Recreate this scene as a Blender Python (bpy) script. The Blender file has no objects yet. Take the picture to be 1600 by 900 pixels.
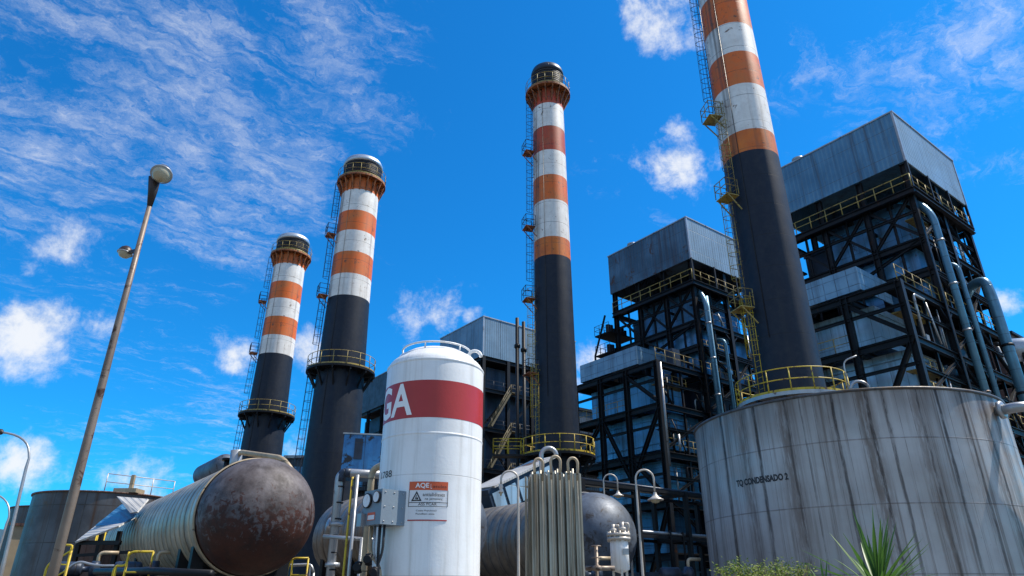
import bpy, bmesh, math, random
from mathutils import Vector, Matrix
R = math.radians
scene = bpy.context.scene
C = scene.collection
rng = random.Random(7)

# ------------------------------------------------------------------ camera
F = 1050.0; TH = R(24.5); CAMZ = 1.7
def at(px, py, Y):
    """world point seen at photo pixel (1600x900), at ground distance Y in front of the camera"""
    u = (px-800)/F; v = (450-py)/F
    d = math.cos(TH)-v*math.sin(TH)
    return Vector((u/d*Y, Y, CAMZ+(math.sin(TH)+v*math.cos(TH))/d*Y))
def pdir(px, py):
    v = at(px, py, 1.0)-Vector((0, 0, CAMZ)); return v.normalized()
cd = bpy.data.cameras.new('camera'); cam = bpy.data.objects.new('camera', cd); C.objects.link(cam)
cam.location = (0, 0, CAMZ); cam.rotation_euler = (R(90)+TH, 0, 0)
cd.sensor_width = 36; cd.lens = F/1600*36; cd.clip_start = .1; cd.clip_end = 20000
scene.camera = cam

# ------------------------------------------------------------------ mesh builder
class MB:
    def __init__(s, off=(0, 0, 0)):
        s.v = []; s.f = []; s.m = []; s.s = []; s.off = Vector(off)
    def add(s, vs, fs, m=0, smooth=False):
        b = len(s.v); s.v += [tuple(Vector(p)-s.off) for p in vs]
        for f in fs: s.f.append([b+i for i in f]); s.m.append(m); s.s.append(smooth)
        return s
    def box(s, c, d, rz=0, m=0):
        x, y, z = d[0]/2, d[1]/2, d[2]/2
        M = Matrix.Rotation(rz, 3, 'Z'); c = Vector(c)
        vs = [c+M@Vector(p) for p in ((-x,-y,-z),(x,-y,-z),(x,y,-z),(-x,y,-z),(-x,-y,z),(x,-y,z),(x,y,z),(-x,y,z))]
        return s.add(vs, [(3,2,1,0),(4,5,6,7),(0,1,5,4),(1,2,6,5),(2,3,7,6),(3,0,4,7)], m)
    def bx(s, a, b, m=0):
        return s.box([(a[i]+b[i])/2 for i in range(3)], [abs(b[i]-a[i]) for i in range(3)], 0, m)
    def beam(s, p, q, w, h=None, m=0):
        h = h or w; p = Vector(p); q = Vector(q); d = (q-p).normalized()
        up = Vector((0,0,1)) if abs(d.z) < .95 else Vector((0,1,0))
        sx = d.cross(up).normalized()*w/2; sy = sx.cross(d).normalized()*h/2
        vs = [p-sx-sy, p+sx-sy, p+sx+sy, p-sx+sy, q-sx-sy, q+sx-sy, q+sx+sy, q-sx+sy]
        return s.add(vs, [(3,2,1,0),(4,5,6,7),(0,1,5,4),(1,2,6,5),(2,3,7,6),(3,0,4,7)], m)
    def hbeam(s, p, q, w, h=None, m=0):
        """rolled I section: two flanges and a web"""
        h = h or w; p = Vector(p); q = Vector(q); d = (q-p).normalized()
        up = Vector((0,0,1)) if abs(d.z) < .95 else Vector((0,1,0))
        sx = d.cross(up).normalized(); sy = sx.cross(d).normalized(); t = h*.09
        for k in (-1, 1): s.beam(p+sy*k*(h/2-t/2), q+sy*k*(h/2-t/2), w, t, m)
        return s.beam(p, q, w*.12, h*.8, m)
    def tube(s, pts, r, seg=8, m=0, cap=True, smooth=True):
        pts = [Vector(p) for p in pts]; n = len(pts)
        rr = r if isinstance(r, (list, tuple)) else [r]*n
        T = []
        for i in range(n):
            a = pts[max(i-1, 0)]; b = pts[min(i+1, n-1)]; T.append((b-a).normalized())
        u = T[0].orthogonal().normalized(); vs = []
        for i in range(n):
            u = (u-T[i]*u.dot(T[i]))
            u = u.normalized() if u.length > 1e-6 else T[i].orthogonal().normalized()
            w = T[i].cross(u)
            for k in range(seg):
                an = 2*math.pi*k/seg; vs.append(pts[i]+(u*math.cos(an)+w*math.sin(an))*rr[i])
        fs = []
        for i in range(n-1):
            for k in range(seg):
                k2 = (k+1) % seg; fs.append((i*seg+k, i*seg+k2, (i+1)*seg+k2, (i+1)*seg+k))
        if cap: fs += [tuple(range(seg))[::-1], tuple((n-1)*seg+k for k in range(seg))]
        return s.add(vs, fs, m, smooth)
    def lathe(s, prof, seg=48, c=(0,0,0), axis=(0,0,1), mf=None, a0=0, a1=2*math.pi, cap=(False, False), m=0, smooth=True):
        c = Vector(c); ax = Vector(axis).normalized()
        if abs(ax.z) > .99: ux, uy = Vector((1,0,0)), Vector((0,1,0))
        else: ux = ax.cross(Vector((0,0,1))).normalized(); uy = ux.cross(ax)
        full = abs(a1-a0-2*math.pi) < 1e-6; ns = seg if full else seg+1
        vs = []
        for r, h in prof:
            for k in range(ns):
                an = a0+(a1-a0)*k/seg; vs.append(c+ax*h+(ux*math.cos(an)+uy*math.sin(an))*r)
        b = len(s.v); s.v += [tuple(p-s.off) for p in vs]
        for i in range(len(prof)-1):
            mm = mf(i) if mf else m
            for k in range(seg):
                k2 = (k+1) % ns
                s.f.append([b+i*ns+k, b+i*ns+k2, b+(i+1)*ns+k2, b+(i+1)*ns+k]); s.m.append(mm); s.s.append(smooth)
        if cap[0]: s.f.append([b+k for k in range(ns)][::-1]); s.m.append(mf(0) if mf else m); s.s.append(False)
        if cap[1]: s.f.append([b+(len(prof)-1)*ns+k for k in range(ns)]); s.m.append(mf(len(prof)-2) if mf else m); s.s.append(False)
        return s
    def slabquad(s, pts, t, m=0):
        """a sheet with thickness t"""
        p = [Vector(a) for a in pts]; n = (p[1]-p[0]).cross(p[3]-p[0]).normalized()*t
        vs = p+[a+n for a in p]
        return s.add(vs, [(0,1,2,3),(7,6,5,4),(0,4,5,1),(1,5,6,2),(2,6,7,3),(3,7,4,0)], m)
    def build(s, name, mats, parent=None, loc=None):
        me = bpy.data.meshes.new(name); me.from_pydata(s.v, [], s.f)
        for mm in (mats if isinstance(mats, (list, tuple)) else [mats]): me.materials.append(mm)
        me.polygons.foreach_set('material_index', s.m); me.polygons.foreach_set('use_smooth', s.s)
        me.update()
        o = bpy.data.objects.new(name, me); C.objects.link(o)
        if parent: o.parent = parent
        if loc: o.location = loc
        return o

def tag(o, label, cat, group=None):
    o['label'] = label; o['category'] = cat
    if group: o['group'] = group
    return o
def thing(name, label, cat, loc=(0,0,0), rz=0, group=None):
    o = bpy.data.objects.new(name, None); C.objects.link(o); o.empty_display_size = .5
    o.location = loc; o.rotation_euler = (0, 0, rz)
    return tag(o, label, cat, group)
def struct(o): o['kind'] = 'structure'; return o
def copy_tree(o, parent=None):
    c = o.copy(); C.objects.link(c)
    if parent: c.parent = parent
    for ch in list(o.children): copy_tree(ch, c)
    return c
def arc(c, r, u, w, a0, a1, n=10):
    c = Vector(c); u = Vector(u); w = Vector(w)
    return [c+(u*math.cos(a0+(a1-a0)*i/n)+w*math.sin(a0+(a1-a0)*i/n))*r for i in range(n+1)]
def fillet(pts, r, n=6):
    """round the corners of a polyline"""
    pts = [Vector(p) for p in pts]; out = [pts[0]]
    for i in range(1, len(pts)-1):
        a, b, c = pts[i-1], pts[i], pts[i+1]
        d1 = (a-b); d2 = (c-b); rr = min(r, d1.length*.48, d2.length*.48)
        p = b+d1.normalized()*rr; q = b+d2.normalized()*rr
        for k in range(n+1):
            t = k/n; out.append(p*(1-t)**2+b*2*t*(1-t)+q*t*t)
    return out+[pts[-1]]

# ------------------------------------------------------------------ materials
class NT:
    def __init__(s, tree): s.t = tree; s.n = tree.nodes; s.l = tree.links
    def node(s, typ, **kw):
        n = s.n.new(typ)
        for k, v in kw.items(): setattr(n, k, v)
        return n
    def put(s, inp, val):
        if hasattr(val, 'is_output') or isinstance(val, bpy.types.NodeSocket): s.l.new(val, inp)
        else: inp.default_value = val
    def math(s, op, a, b=0.0, c=None, clamp=False):
        n = s.node('ShaderNodeMath', operation=op, use_clamp=clamp); s.put(n.inputs[0], a); s.put(n.inputs[1], b)
        if c is not None: s.put(n.inputs[2], c)
        return n.outputs[0]
    def vmath(s, op, a, b=(0,0,0)):
        n = s.node('ShaderNodeVectorMath', operation=op); s.put(n.inputs[0], a); s.put(n.inputs[1], b)
        return n.outputs['Value'] if op in ('DISTANCE', 'LENGTH', 'DOT_PRODUCT') else n.outputs[0]
    def noise(s, vec, scale, detail=4, rough=.55, dist=0.0):
        n = s.node('ShaderNodeTexNoise'); s.put(n.inputs['Vector'], vec); s.put(n.inputs['Scale'], scale)
        n.inputs['Detail'].default_value = detail; n.inputs['Roughness'].default_value = rough; n.inputs['Distortion'].default_value = dist
        return n.outputs[0]
    def mr(s, x, a, b, c=0.0, d=1.0, smooth=True):
        n = s.node('ShaderNodeMapRange', interpolation_type='SMOOTHSTEP' if smooth else 'LINEAR')
        s.put(n.inputs[0], x)
        for i, v in enumerate((a, b, c, d)): s.put(n.inputs[i+1], v)
        return n.outputs[0]
    def mix(s, f, a, b, mode='MIX'):
        n = s.node('ShaderNodeMix', data_type='RGBA', blend_type=mode); s.put(n.inputs[0], f)
        for i, v in ((6, a), (7, b)):
            s.put(n.inputs[i], v if not isinstance(v, tuple) else (*v[:3], 1))
        return n.outputs[2]
    def comb(s, x, y, z):
        n = s.node('ShaderNodeCombineXYZ'); s.put(n.inputs[0], x); s.put(n.inputs[1], y); s.put(n.inputs[2], z); return n.outputs[0]
    def sep(s, v):
        n = s.node('ShaderNodeSeparateXYZ'); s.put(n.inputs[0], v); return n.outputs

def mat(name, col, col2=None, rough=.55, metal=0.0, scale=.6, streak=None, streak_amt=0.0, streak_scale=1.6, rust=None, rust_amt=.0, rust_scale=.8,
        ribs=0, rib_depth=.02, hseam=0, vseam=0, cyl=0, axis_seam=0, spec=.4, bump=.15, seam_col=(.03,.025,.02), seam_w=.035, grime=None, grime_amt=0, rsharp=.08, rust_shade_low=None):
    """weathered surface in the object's own coordinates: tonal drift, drips, rust patches, sheet ribs and plate seams"""
    m = bpy.data.materials.new(name); m.use_nodes = True; t = NT(m.node_tree)
    b = t.n['Principled BSDF']; tc = t.node('ShaderNodeTexCoord').outputs['Object']
    x, y, z = t.sep(tc)[:3]
    col2 = col2 or tuple(c*.8 for c in col)
    big = t.noise(tc, scale, 5, .6)
    c = t.mix(t.mr(big, .35, .65), col, col2)
    if cyl:   # unroll: arc length round the axis, height
        arcl = t.math('MULTIPLY', t.math('ARCTAN2', y, x), cyl)
        sv = t.comb(t.math('MULTIPLY', arcl, streak_scale), 0.0, t.math('MULTIPLY', z, streak_scale*.035))
    else:
        arcl = t.math('ADD', x, y)
        sv = t.comb(t.math('MULTIPLY', x, streak_scale), t.math('MULTIPLY', y, streak_scale), t.math('MULTIPLY', z, streak_scale*.035))
    h = None
    if streak:
        s1 = t.noise(sv, 1.0, 6, .62)
        s2 = t.noise(sv, 4.3, 3, .6)
        k = t.math('MULTIPLY', t.mr(s1, .47, .68), t.mr(s2, .25, .6))
        c = t.mix(t.math('MULTIPLY', k, streak_amt), c, streak)
    if rust:
        r1 = t.noise(tc, rust_scale, 8, .68, .6)
        lo = .62-rust_amt*.3
        if rust_shade_low: r1 = t.math('ADD', r1, t.math('MULTIPLY', t.math('SUBTRACT', rust_shade_low[0], z), rust_shade_low[1]))
        rk = t.mr(r1, lo, lo+rsharp)
        rc = t.mix(t.noise(tc, 5.0, 4, .6), rust, tuple(q*.35 for q in rust))
        c = t.mix(rk, c, rc)
    if grime:
        g = t.noise(tc, 2.2, 7, .7)
        c = t.mix(t.math('MULTIPLY', t.mr(g, .4, .75), grime_amt), c, grime)
    def lines(coord, period, w):
        fr = t.math('FRACT', t.math('DIVIDE', coord, period))
        d = t.math('MULTIPLY', t.math('ABSOLUTE', t.math('SUBTRACT', fr, .5)), period)
        return t.mr(d, period/2-w, period/2-w*.3)
    sl = None
    for coord, per in ((z, hseam), (arcl, vseam), (y, axis_seam)):
        if per:
            q = lines(coord, per, seam_w); sl = q if sl is None else t.math('MAXIMUM', sl, q)
    if sl is not None:
        jit = t.mr(t.noise(tc, 1.3, 3), .3, .65, .25, .85)
        c = t.mix(t.math('MULTIPLY', sl, jit), c, seam_col)
    t.l.new(c, b.inputs['Base Color'])
    fine = t.noise(tc, 14.0, 4, .6)
    t.l.new(t.mr(t.math('ADD', t.math('MULTIPLY', big, .5), t.math('MULTIPLY', fine, .5)), .25, .75, max(.05, rough-.13), min(1, rough+.13), False), b.inputs['Roughness'])
    b.inputs['Metallic'].default_value = metal; b.inputs['Specular IOR Level'].default_value = spec
    hh = t.math('MULTIPLY', fine, .004)
    hh = t.math('ADD', hh, t.math('MULTIPLY', big, .05*bump))
    if ribs:
        w = t.math('SINE', t.math('MULTIPLY', arcl, 2*math.pi/ribs))
        w = t.mr(w, -.5, .6)
        hh = t.math('ADD', hh, t.math('MULTIPLY', w, rib_depth))
    if sl is not None: hh = t.math('SUBTRACT', hh, t.math('MULTIPLY', sl, .012 if not cyl else .003))
    bp = t.node('ShaderNodeBump'); bp.inputs['Strength'].default_value = .7; bp.inputs['Distance'].default_value = 1.0
    t.l.new(hh, bp.inputs['Height']); t.l.new(bp.outputs[0], b.inputs['Normal'])
    return m

BR = (.10, .045, .02)
M = {}
M['black_steel'] = mat('black_steel', (.010,.011,.014), (.006,.007,.009), .5, rust=(.05,.022,.012), rust_amt=.10, rust_scale=1.4, spec=.22)
M['dark_deck'] = mat('dark_deck', (.012,.013,.015), (.008,.008,.01), .8, spec=.15)
M['yellow'] = mat('yellow_paint', (.56,.41,.025), (.42,.29,.025), .5, rust=(.16,.07,.03), rust_amt=.3, rust_scale=3)
M['pale_yellow'] = mat('faded_yellow_paint', (.40,.30,.07), (.24,.185,.07), .55, rust=(.12,.06,.03), rust_amt=.3, rust_scale=3)
M['dull_yellow'] = mat('sooty_yellow_paint', (.16,.125,.06), (.09,.075,.045), .6)
M['galv'] = mat('galvanised_steel', (.42,.43,.44), (.30,.31,.32), .4, .6, rust=(.13,.07,.04), rust_amt=.12)
M['ladder_steel'] = mat('ladder_steel', (.06,.07,.09), (.04,.045,.06), .5, .3)
M['silver'] = mat('cap_steel', (.50,.55,.60), (.38,.42,.46), .42, .7)
M['louver'] = mat('soot_black', (.013,.013,.015), (.02,.018,.016), .45)
def paint(n, c, c2, r, amt=.8, rust_amt=.14):
    return mat(n, c, c2, .5, cyl=r, streak=(.07,.045,.03), streak_amt=amt, streak_scale=1.1, hseam=2.35, seam_w=.03, rust=(.16,.075,.035), rust_amt=rust_amt, rust_scale=1.6, grime=(.2,.13,.09), grime_amt=.2, bump=.25)
M['ch_orange'] = paint('orange_band_paint', (.72,.125,.006), (.58,.15,.03), 2)
M['ch_red'] = paint('red_band_paint', (.45,.048,.012), (.42,.085,.03), 2)
M['ch_amber'] = paint('amber_band_paint', (.66,.165,.012), (.56,.12,.012), 2)
M['ch_white'] = paint('white_band_paint', (.78,.76,.72), (.68,.66,.62), 2, .7, .06)
M['ch_black'] = mat('tar_black_paint', (.0075,.0135,.027), (.012,.018,.031), .5, spec=.22, cyl=2, streak=(.03,.032,.036), streak_amt=.45, streak_scale=1.0, hseam=2.35, seam_w=.03, seam_col=(.012,.012,.013), grime=(.036,.04,.046), grime_amt=.35, bump=.3)
M['ch_rust'] = mat('rusty_bracket_paint', (.42,.13,.035), (.26,.09,.035), .6, rust=(.12,.045,.02), rust_amt=.45, rust_scale=2.5)
M['clad'] = mat('blue_grey_sheet_cladding', (.10,.245,.37), (.068,.18,.285), .42, .2, scale=.25, streak=(.045,.047,.055), streak_amt=.7, streak_scale=1.6, ribs=.42, rib_depth=.045, hseam=2.68, seam_w=.04, grime=(.10,.09,.09), grime_amt=.2, seam_col=(.08,.09,.1))
M['clad_rust'] = mat('rust_streaked_sheet_cladding', (.085,.15,.21), (.05,.09,.13), .45, .2, scale=.3, streak=(.05,.021,.013), streak_amt=.98, streak_scale=1.0, ribs=.42, rib_depth=.045, hseam=2.68, seam_w=.04, rust=(.10,.04,.02), rust_amt=.16, rust_scale=.7)
M['clad_pale'] = mat('pale_sheet_cladding', (.19,.28,.35), (.13,.21,.28), .42, .25, scale=.3, streak=(.10,.08,.07), streak_amt=.5, ribs=.42, rib_depth=.04, vseam=3.3, seam_w=.08)
M['parapet'] = mat('panelled_parapet_sheet', (.22,.36,.46), (.15,.27,.37), .4, .25, scale=.6, streak=(.07,.07,.075), streak_amt=.5, hseam=1.0, vseam=1.0, seam_w=.045, seam_col=(.05,.06,.07))
M['clad_front_lit'] = mat('sunlit_front_sheet_cladding', (.25,.34,.40), (.19,.27,.325), .42, .25, scale=.25, streak=(.08,.08,.08), streak_amt=.5, ribs=.42, rib_depth=.04, hseam=2.68, seam_w=.04, seam_col=(.07,.08,.09))  # cleaner front sheet, made paler to paint in the sun on that face
M['clad_dark'] = mat('dark_sheet_cladding', (.055,.07,.09), (.035,.045,.06), .5, .2, streak=(.02,.018,.017), streak_amt=.8, ribs=.42, rib_depth=.04, vseam=2.4, seam_w=.1)
M['casing'] = mat('sky_tinted_lagging_sheet', (.11,.30,.50), (.07,.21,.37), .36, .3, scale=.4, streak=(.035,.04,.05), streak_amt=.6, streak_scale=1.0, hseam=1.9, vseam=1.6, seam_w=.03, rust=(.09,.045,.025), rust_amt=.05, rust_scale=.5, seam_col=(.03,.04,.05))  # sky reflection on the metal painted in as a blue tint
M['casing_blue'] = mat('bright_sky_tinted_lagging_sheet', (.17,.46,.72), (.10,.33,.56), .36, .25, scale=.4, streak=(.04,.05,.06), streak_amt=.6, streak_scale=1.0, hseam=1.9, vseam=1.1, seam_w=.035, rust=(.09,.045,.025), rust_amt=.1, rust_scale=.5, seam_col=(.02,.03,.04))  # brighter version of the same painted-in sky blue
M['casing_pale'] = mat('pale_lagging_sheet', (.38,.53,.63), (.27,.41,.52), .38, .3, scale=.5, streak=(.10,.075,.055), streak_amt=.6, streak_scale=1.0, hseam=2.2, vseam=1.1, seam_w=.03, rust=(.24,.15,.08), rust_amt=.18, rust_scale=.45, rsharp=.25, seam_col=(.07,.07,.07))
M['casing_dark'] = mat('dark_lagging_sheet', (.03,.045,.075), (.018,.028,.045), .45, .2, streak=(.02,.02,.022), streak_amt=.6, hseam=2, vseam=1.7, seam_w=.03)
M['teal_pipe'] = mat('teal_pipe_sheet', (.11,.26,.36), (.08,.19,.28), .36, .35, hseam=1.5, seam_w=.03, streak=(.07,.06,.05), streak_amt=.35, streak_scale=3)
M['blue_sheet'] = mat('blue_painted_sheet', (.05,.24,.50), (.035,.17,.38), .42, .1, rust=(.03,.03,.035), rust_amt=.3, rust_scale=.7, vseam=1.9, seam_w=.06, streak=(.03,.03,.04), streak_amt=.4)
M['white_tank'] = mat('white_tank_paint', (.80,.80,.79), (.76,.76,.75), .35, scale=.4, cyl=1.2, streak=(.36,.33,.28), streak_amt=.4, streak_scale=3.5, grime=(.5,.46,.4), grime_amt=.18, hseam=2.05, seam_w=.012, seam_col=(.45,.43,.4), bump=.12)
M['red_band'] = mat('red_tank_paint', (.42,.035,.03), (.37,.03,.027), .38, bump=.03)
M['white_mark'] = mat('white_lettering', (.82,.82,.80), (.8,.8,.78), .45, bump=0)
M['black_mark'] = mat('black_lettering', (.02,.02,.022), (.025,.025,.027), .55, bump=0)
M['orange_mark'] = mat('orange_sign_paint', (.60,.10,.03), (.55,.09,.03), .45, bump=0)
M['sign_white'] = mat('sign_white', (.72,.72,.72), (.68,.68,.69), .4, bump=0)
M['sign_grey'] = mat('sign_grey', (.45,.46,.48), (.42,.43,.45), .5, bump=0)
M['box_grey'] = mat('grey_box_paint', (.20,.25,.29), (.17,.21,.25), .45, rust=(.1,.06,.03), rust_amt=.03, rust_scale=3)
M['rust_head'] = mat('rusty_bare_steel', (.13,.115,.12), (.065,.052,.053), .62, .05, scale=1.6, rust=(.075,.020,.011), rust_amt=.30, rust_scale=5.5, rust_shade_low=(4.15,.17), grime=(.013,.008,.008), grime_amt=.9, bump=.6, rsharp=.10)  # rust grows towards the bottom and also paints the shaded lower half darker
M['lagging'] = mat('cream_tank_lagging', (.50,.42,.30), (.36,.295,.20), .42, .2, scale=.7, axis_seam=.56, seam_w=.075, seam_col=(.035,.028,.02), grime=(.06,.047,.035), grime_amt=.6, streak=(.08,.06,.045), streak_amt=.5, bump=.3)
M['lagging_dark'] = mat('grey_tank_lagging', (.23,.20,.16), (.14,.125,.105), .45, .2, scale=.7, axis_seam=.62, seam_w=.05, seam_col=(.035,.03,.028), grime=(.045,.035,.03), grime_amt=.6, bump=.3)
M['blue_head'] = mat('slate_bare_steel', (.10,.125,.165), (.065,.082,.11), .55, .1, scale=1.4, rust=(.05,.042,.042), rust_amt=.22, rust_scale=2.2, grime=(.02,.02,.024), grime_amt=.6, bump=.6)
M['concrete'] = mat('concrete_yard', (.15,.14,.125), (.11,.105,.095), .9, scale=.15, grime=(.15,.14,.13), grime_amt=.3)
M['lamp_metal'] = mat('weathered_lamp_metal', (.24,.19,.15), (.16,.12,.095), .5, .3, rust=(.09,.045,.03), rust_amt=.28, rust_scale=2.5)
M['lamp_dark'] = mat('dark_lamp_housing', (.045,.03,.025), (.03,.02,.018), .45, .2)
M['lamp_glass'] = mat('yellowed_lamp_glass', (.50,.45,.32), (.36,.32,.22), .18, spec=.6, grime=(.25,.20,.08), grime_amt=.5)
M['pale_shade'] = mat('pale_lamp_shade', (.55,.50,.44), (.42,.38,.33), .4, .2)
M['pipe_cream'] = mat('cream_lagged_pipe', (.46,.37,.25), (.33,.26,.17), .5, .2, hseam=1.1, seam_w=.03, streak=(.09,.06,.04), streak_amt=.4, streak_scale=6)
M['alu_fin'] = mat('aluminium_fin', (.47,.44,.36), (.34,.315,.255), .42, .4, streak=(.09,.075,.05), streak_amt=.8, streak_scale=5)
M['tin_roof'] = mat('tin_roof', (.50,.49,.46), (.38,.37,.35), .5, .2, ribs=.25, rib_depth=.03, rust=(.18,.10,.06), rust_amt=.12)
M['tin_blue'] = mat('blue_tin_roof', (.06,.20,.36), (.05,.16,.30), .45, ribs=.25, rib_depth=.03)
M['brown_sheet'] = mat('brown_sheet', (.10,.045,.03), (.07,.035,.025), .6, ribs=.5, rib_depth=.04)
M['tan_block'] = mat('tan_render', (.38,.29,.18), (.30,.23,.15), .8)
M['bark'] = mat('bark', (.11,.085,.06), (.07,.055,.04), .9, scale=4)
M['hill'] = mat('hazy_forested_hill', (.035,.085,.12), (.025,.065,.10), 1.0, scale=.01)  # blue of the distance haze mixed into the forest colour

def leafmat(name, a, b):
    m = bpy.data.materials.new(name); m.use_nodes = True; t = NT(m.node_tree); p = t.n['Principled BSDF']
    g = t.node('ShaderNodeNewGeometry'); tc = t.node('ShaderNodeTexCoord')
    f = t.math('ADD', t.math('MULTIPLY', g.outputs['Random Per Island'], .6), t.math('MULTIPLY', t.noise(tc.outputs['Object'], 3.0, 3), .4))
    t.l.new(t.mix(f, a, b), p.inputs['Base Color']); p.inputs['Roughness'].default_value = .6 if 'yucca' not in name else .38; p.inputs['Specular IOR Level'].default_value = .2
    tr = t.node('ShaderNodeBsdfTranslucent'); t.l.new(t.mix(.5, a, (.12,.25,.02)), tr.inputs[0])
    mx = t.node('ShaderNodeMixShader'); mx.inputs[0].default_value = .3
    t.l.new(p.outputs[0], mx.inputs[1]); t.l.new(tr.outputs[0], mx.inputs[2]); t.l.new(mx.outputs[0], t.n['Material Output'].inputs[0])
    return m
M['yucca_leaf'] = leafmat('yucca_leaf', (.035,.11,.035), (.12,.20,.05))
M['bush_leaf'] = leafmat('bush_leaf', (.07,.14,.012), (.18,.20,.02))
M['tree_leaf'] = leafmat('tree_leaf', (.025,.06,.015), (.06,.10,.02))

def tankmat(name, r, plate):
    """vertical storage tank: plates, brown run-off down every seam from the rim, horizontal weld lines"""
    m = bpy.data.materials.new(name); m.use_nodes = True; t = NT(m.node_tree); b = t.n['Principled BSDF']
    tc = t.node('ShaderNodeTexCoord').outputs['Object']; x, y, z = t.sep(tc)[:3]
    a = t.math('MULTIPLY', t.math('ARCTAN2', y, x), r)
    base = t.mix(t.mr(t.noise(tc, .35, 5, .6), .35, .65), (.43,.42,.41), (.34,.325,.31))
    wob = t.math('MULTIPLY', t.math('SUBTRACT', t.noise(t.comb(a, 0.0, t.math('MULTIPLY', z, .5)), 2.0, 3), .5), .10)
    aw = t.math('ADD', a, wob)
    cell = t.math('FLOOR', t.math('DIVIDE', aw, plate))
    wn = t.node('ShaderNodeTexWhiteNoise', noise_dimensions='1D'); t.l.new(cell, wn.inputs['W']); rv = wn.outputs['Value']
    fr = t.math('FRACT', t.math('DIVIDE', aw, plate))
    d = t.math('MULTIPLY', t.math('SUBTRACT', fr, t.math('ADD', .25, t.math('MULTIPLY', rv, .5))), plate)
    # narrow dark core and a wide soft stain to one side
    wn2 = t.node('ShaderNodeTexWhiteNoise', noise_dimensions='1D'); t.l.new(t.math('ADD', cell, 37.3), wn2.inputs['W']); rv2 = wn2.outputs['Value']
    cw = t.math('ADD', .03, t.math('MULTIPLY', rv2, .085))
    core = t.math('MULTIPLY', t.mr(t.math('ABSOLUTE', d), cw, t.math('MULTIPLY', cw, .3)), t.mr(rv2, .0, .55, .35, 1.0))
    wide = t.math('MULTIPLY', t.mr(t.math('ABSOLUTE', t.math('ADD', d, .10)), t.math('ADD', .12, t.math('MULTIPLY', rv, .42)), .02), t.mr(rv, .1, .9, .1, 1.0))
    thin = t.mr(t.math('ABSOLUTE', t.math('SUBTRACT', t.math('FRACT', t.math('DIVIDE', a, plate*.5)), .5)), .03, .008)
    sv = t.comb(t.math('MULTIPLY', a, 3.2), 0.0, t.math('MULTIPLY', z, .09))
    s1 = t.noise(sv, 1.0, 7, .65); s2 = t.noise(t.comb(t.math('MULTIPLY', a, 11), 0.0, t.math('MULTIPLY', z, .16)), 1.0, 4, .6)
    fines = t.math('MULTIPLY', t.mr(s1, .45, .66), t.mr(s2, .3, .62))
    brk = t.mr(t.noise(t.comb(t.math('MULTIPLY', a, 7), 0.0, t.math('MULTIPLY', z, .9)), 1.0, 7, .72),   .34, .56, .12, 1.0)
    brk = t.math('MULTIPLY', brk, t.mr(z, .0, 7.9, .55, 1.0, False))
    c = t.mix(t.math('MULTIPLY', t.math('MULTIPLY', wide, brk), .8), base, (.085,.044,.020))
    c = t.mix(t.math('MULTIPLY', fines, .78), c, (.095,.060,.036))
    topfade = t.math('MULTIPLY', t.mr(z, 6.2, 7.95), t.mr(t.noise(t.comb(t.math('MULTIPLY', a, 2.4), 0.0, 0.0), 1.0, 5), .3, .6))
    c = t.mix(t.math('MULTIPLY', topfade, .7), c, (.09,.065,.05))
    c = t.mix(t.math('MULTIPLY', t.math('MULTIPLY', core, brk), .97), c, (.020,.009,.004))
    c = t.mix(t.math('MULTIPLY', t.math('MULTIPLY', thin, brk), .7), c, (.05,.03,.018))
    frz = t.math('FRACT', t.math('DIVIDE', t.math('ADD', z, .75), 2.0)); dz = t.math('ABSOLUTE', t.math('SUBTRACT', frz, .5))
    hl = t.math('MULTIPLY', t.mr(dz, .013, .005), t.mr(t.noise(tc, 3.0, 3), .3, .6, .4, 1.0))
    c = t.mix(t.math('MULTIPLY', hl, .5), c, (.06,.04,.03))
    sp = t.mr(t.noise(tc, 9.0, 6, .7), .66, .72)
    c = t.mix(t.math('MULTIPLY', sp, .55), c, (.07,.05,.04))
    t.l.new(c, b.inputs['Base Color']); b.inputs['Metallic'].default_value = .15
    t.l.new(t.mr(t.noise(tc, 2.0, 5), .3, .7, .38, .62), b.inputs['Roughness'])
    bp = t.node('ShaderNodeBump'); bp.inputs['Strength'].default_value = .5; bp.inputs['Distance'].default_value = 1
    t.l.new(t.math('ADD', t.math('MULTIPLY', hl, .012), t.math('MULTIPLY', t.noise(tc, .9, 4), .03)), bp.inputs['Height']); t.l.new(bp.outputs[0], b.inputs['Normal'])
    return m
M['tank_big'] = tankmat('streaked_tank_steel', 5.6, .84)
M['tank_left'] = mat('brown_streaked_tank_steel', (.085,.09,.10), (.05,.052,.058), .5, .1, cyl=4.7, streak=(.05,.024,.012), streak_amt=1.0, streak_scale=1.3, hseam=2.4, seam_w=.05, vseam=2.1, rust=(.12,.075,.04), rust_amt=.12, rust_scale=.5)

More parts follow.
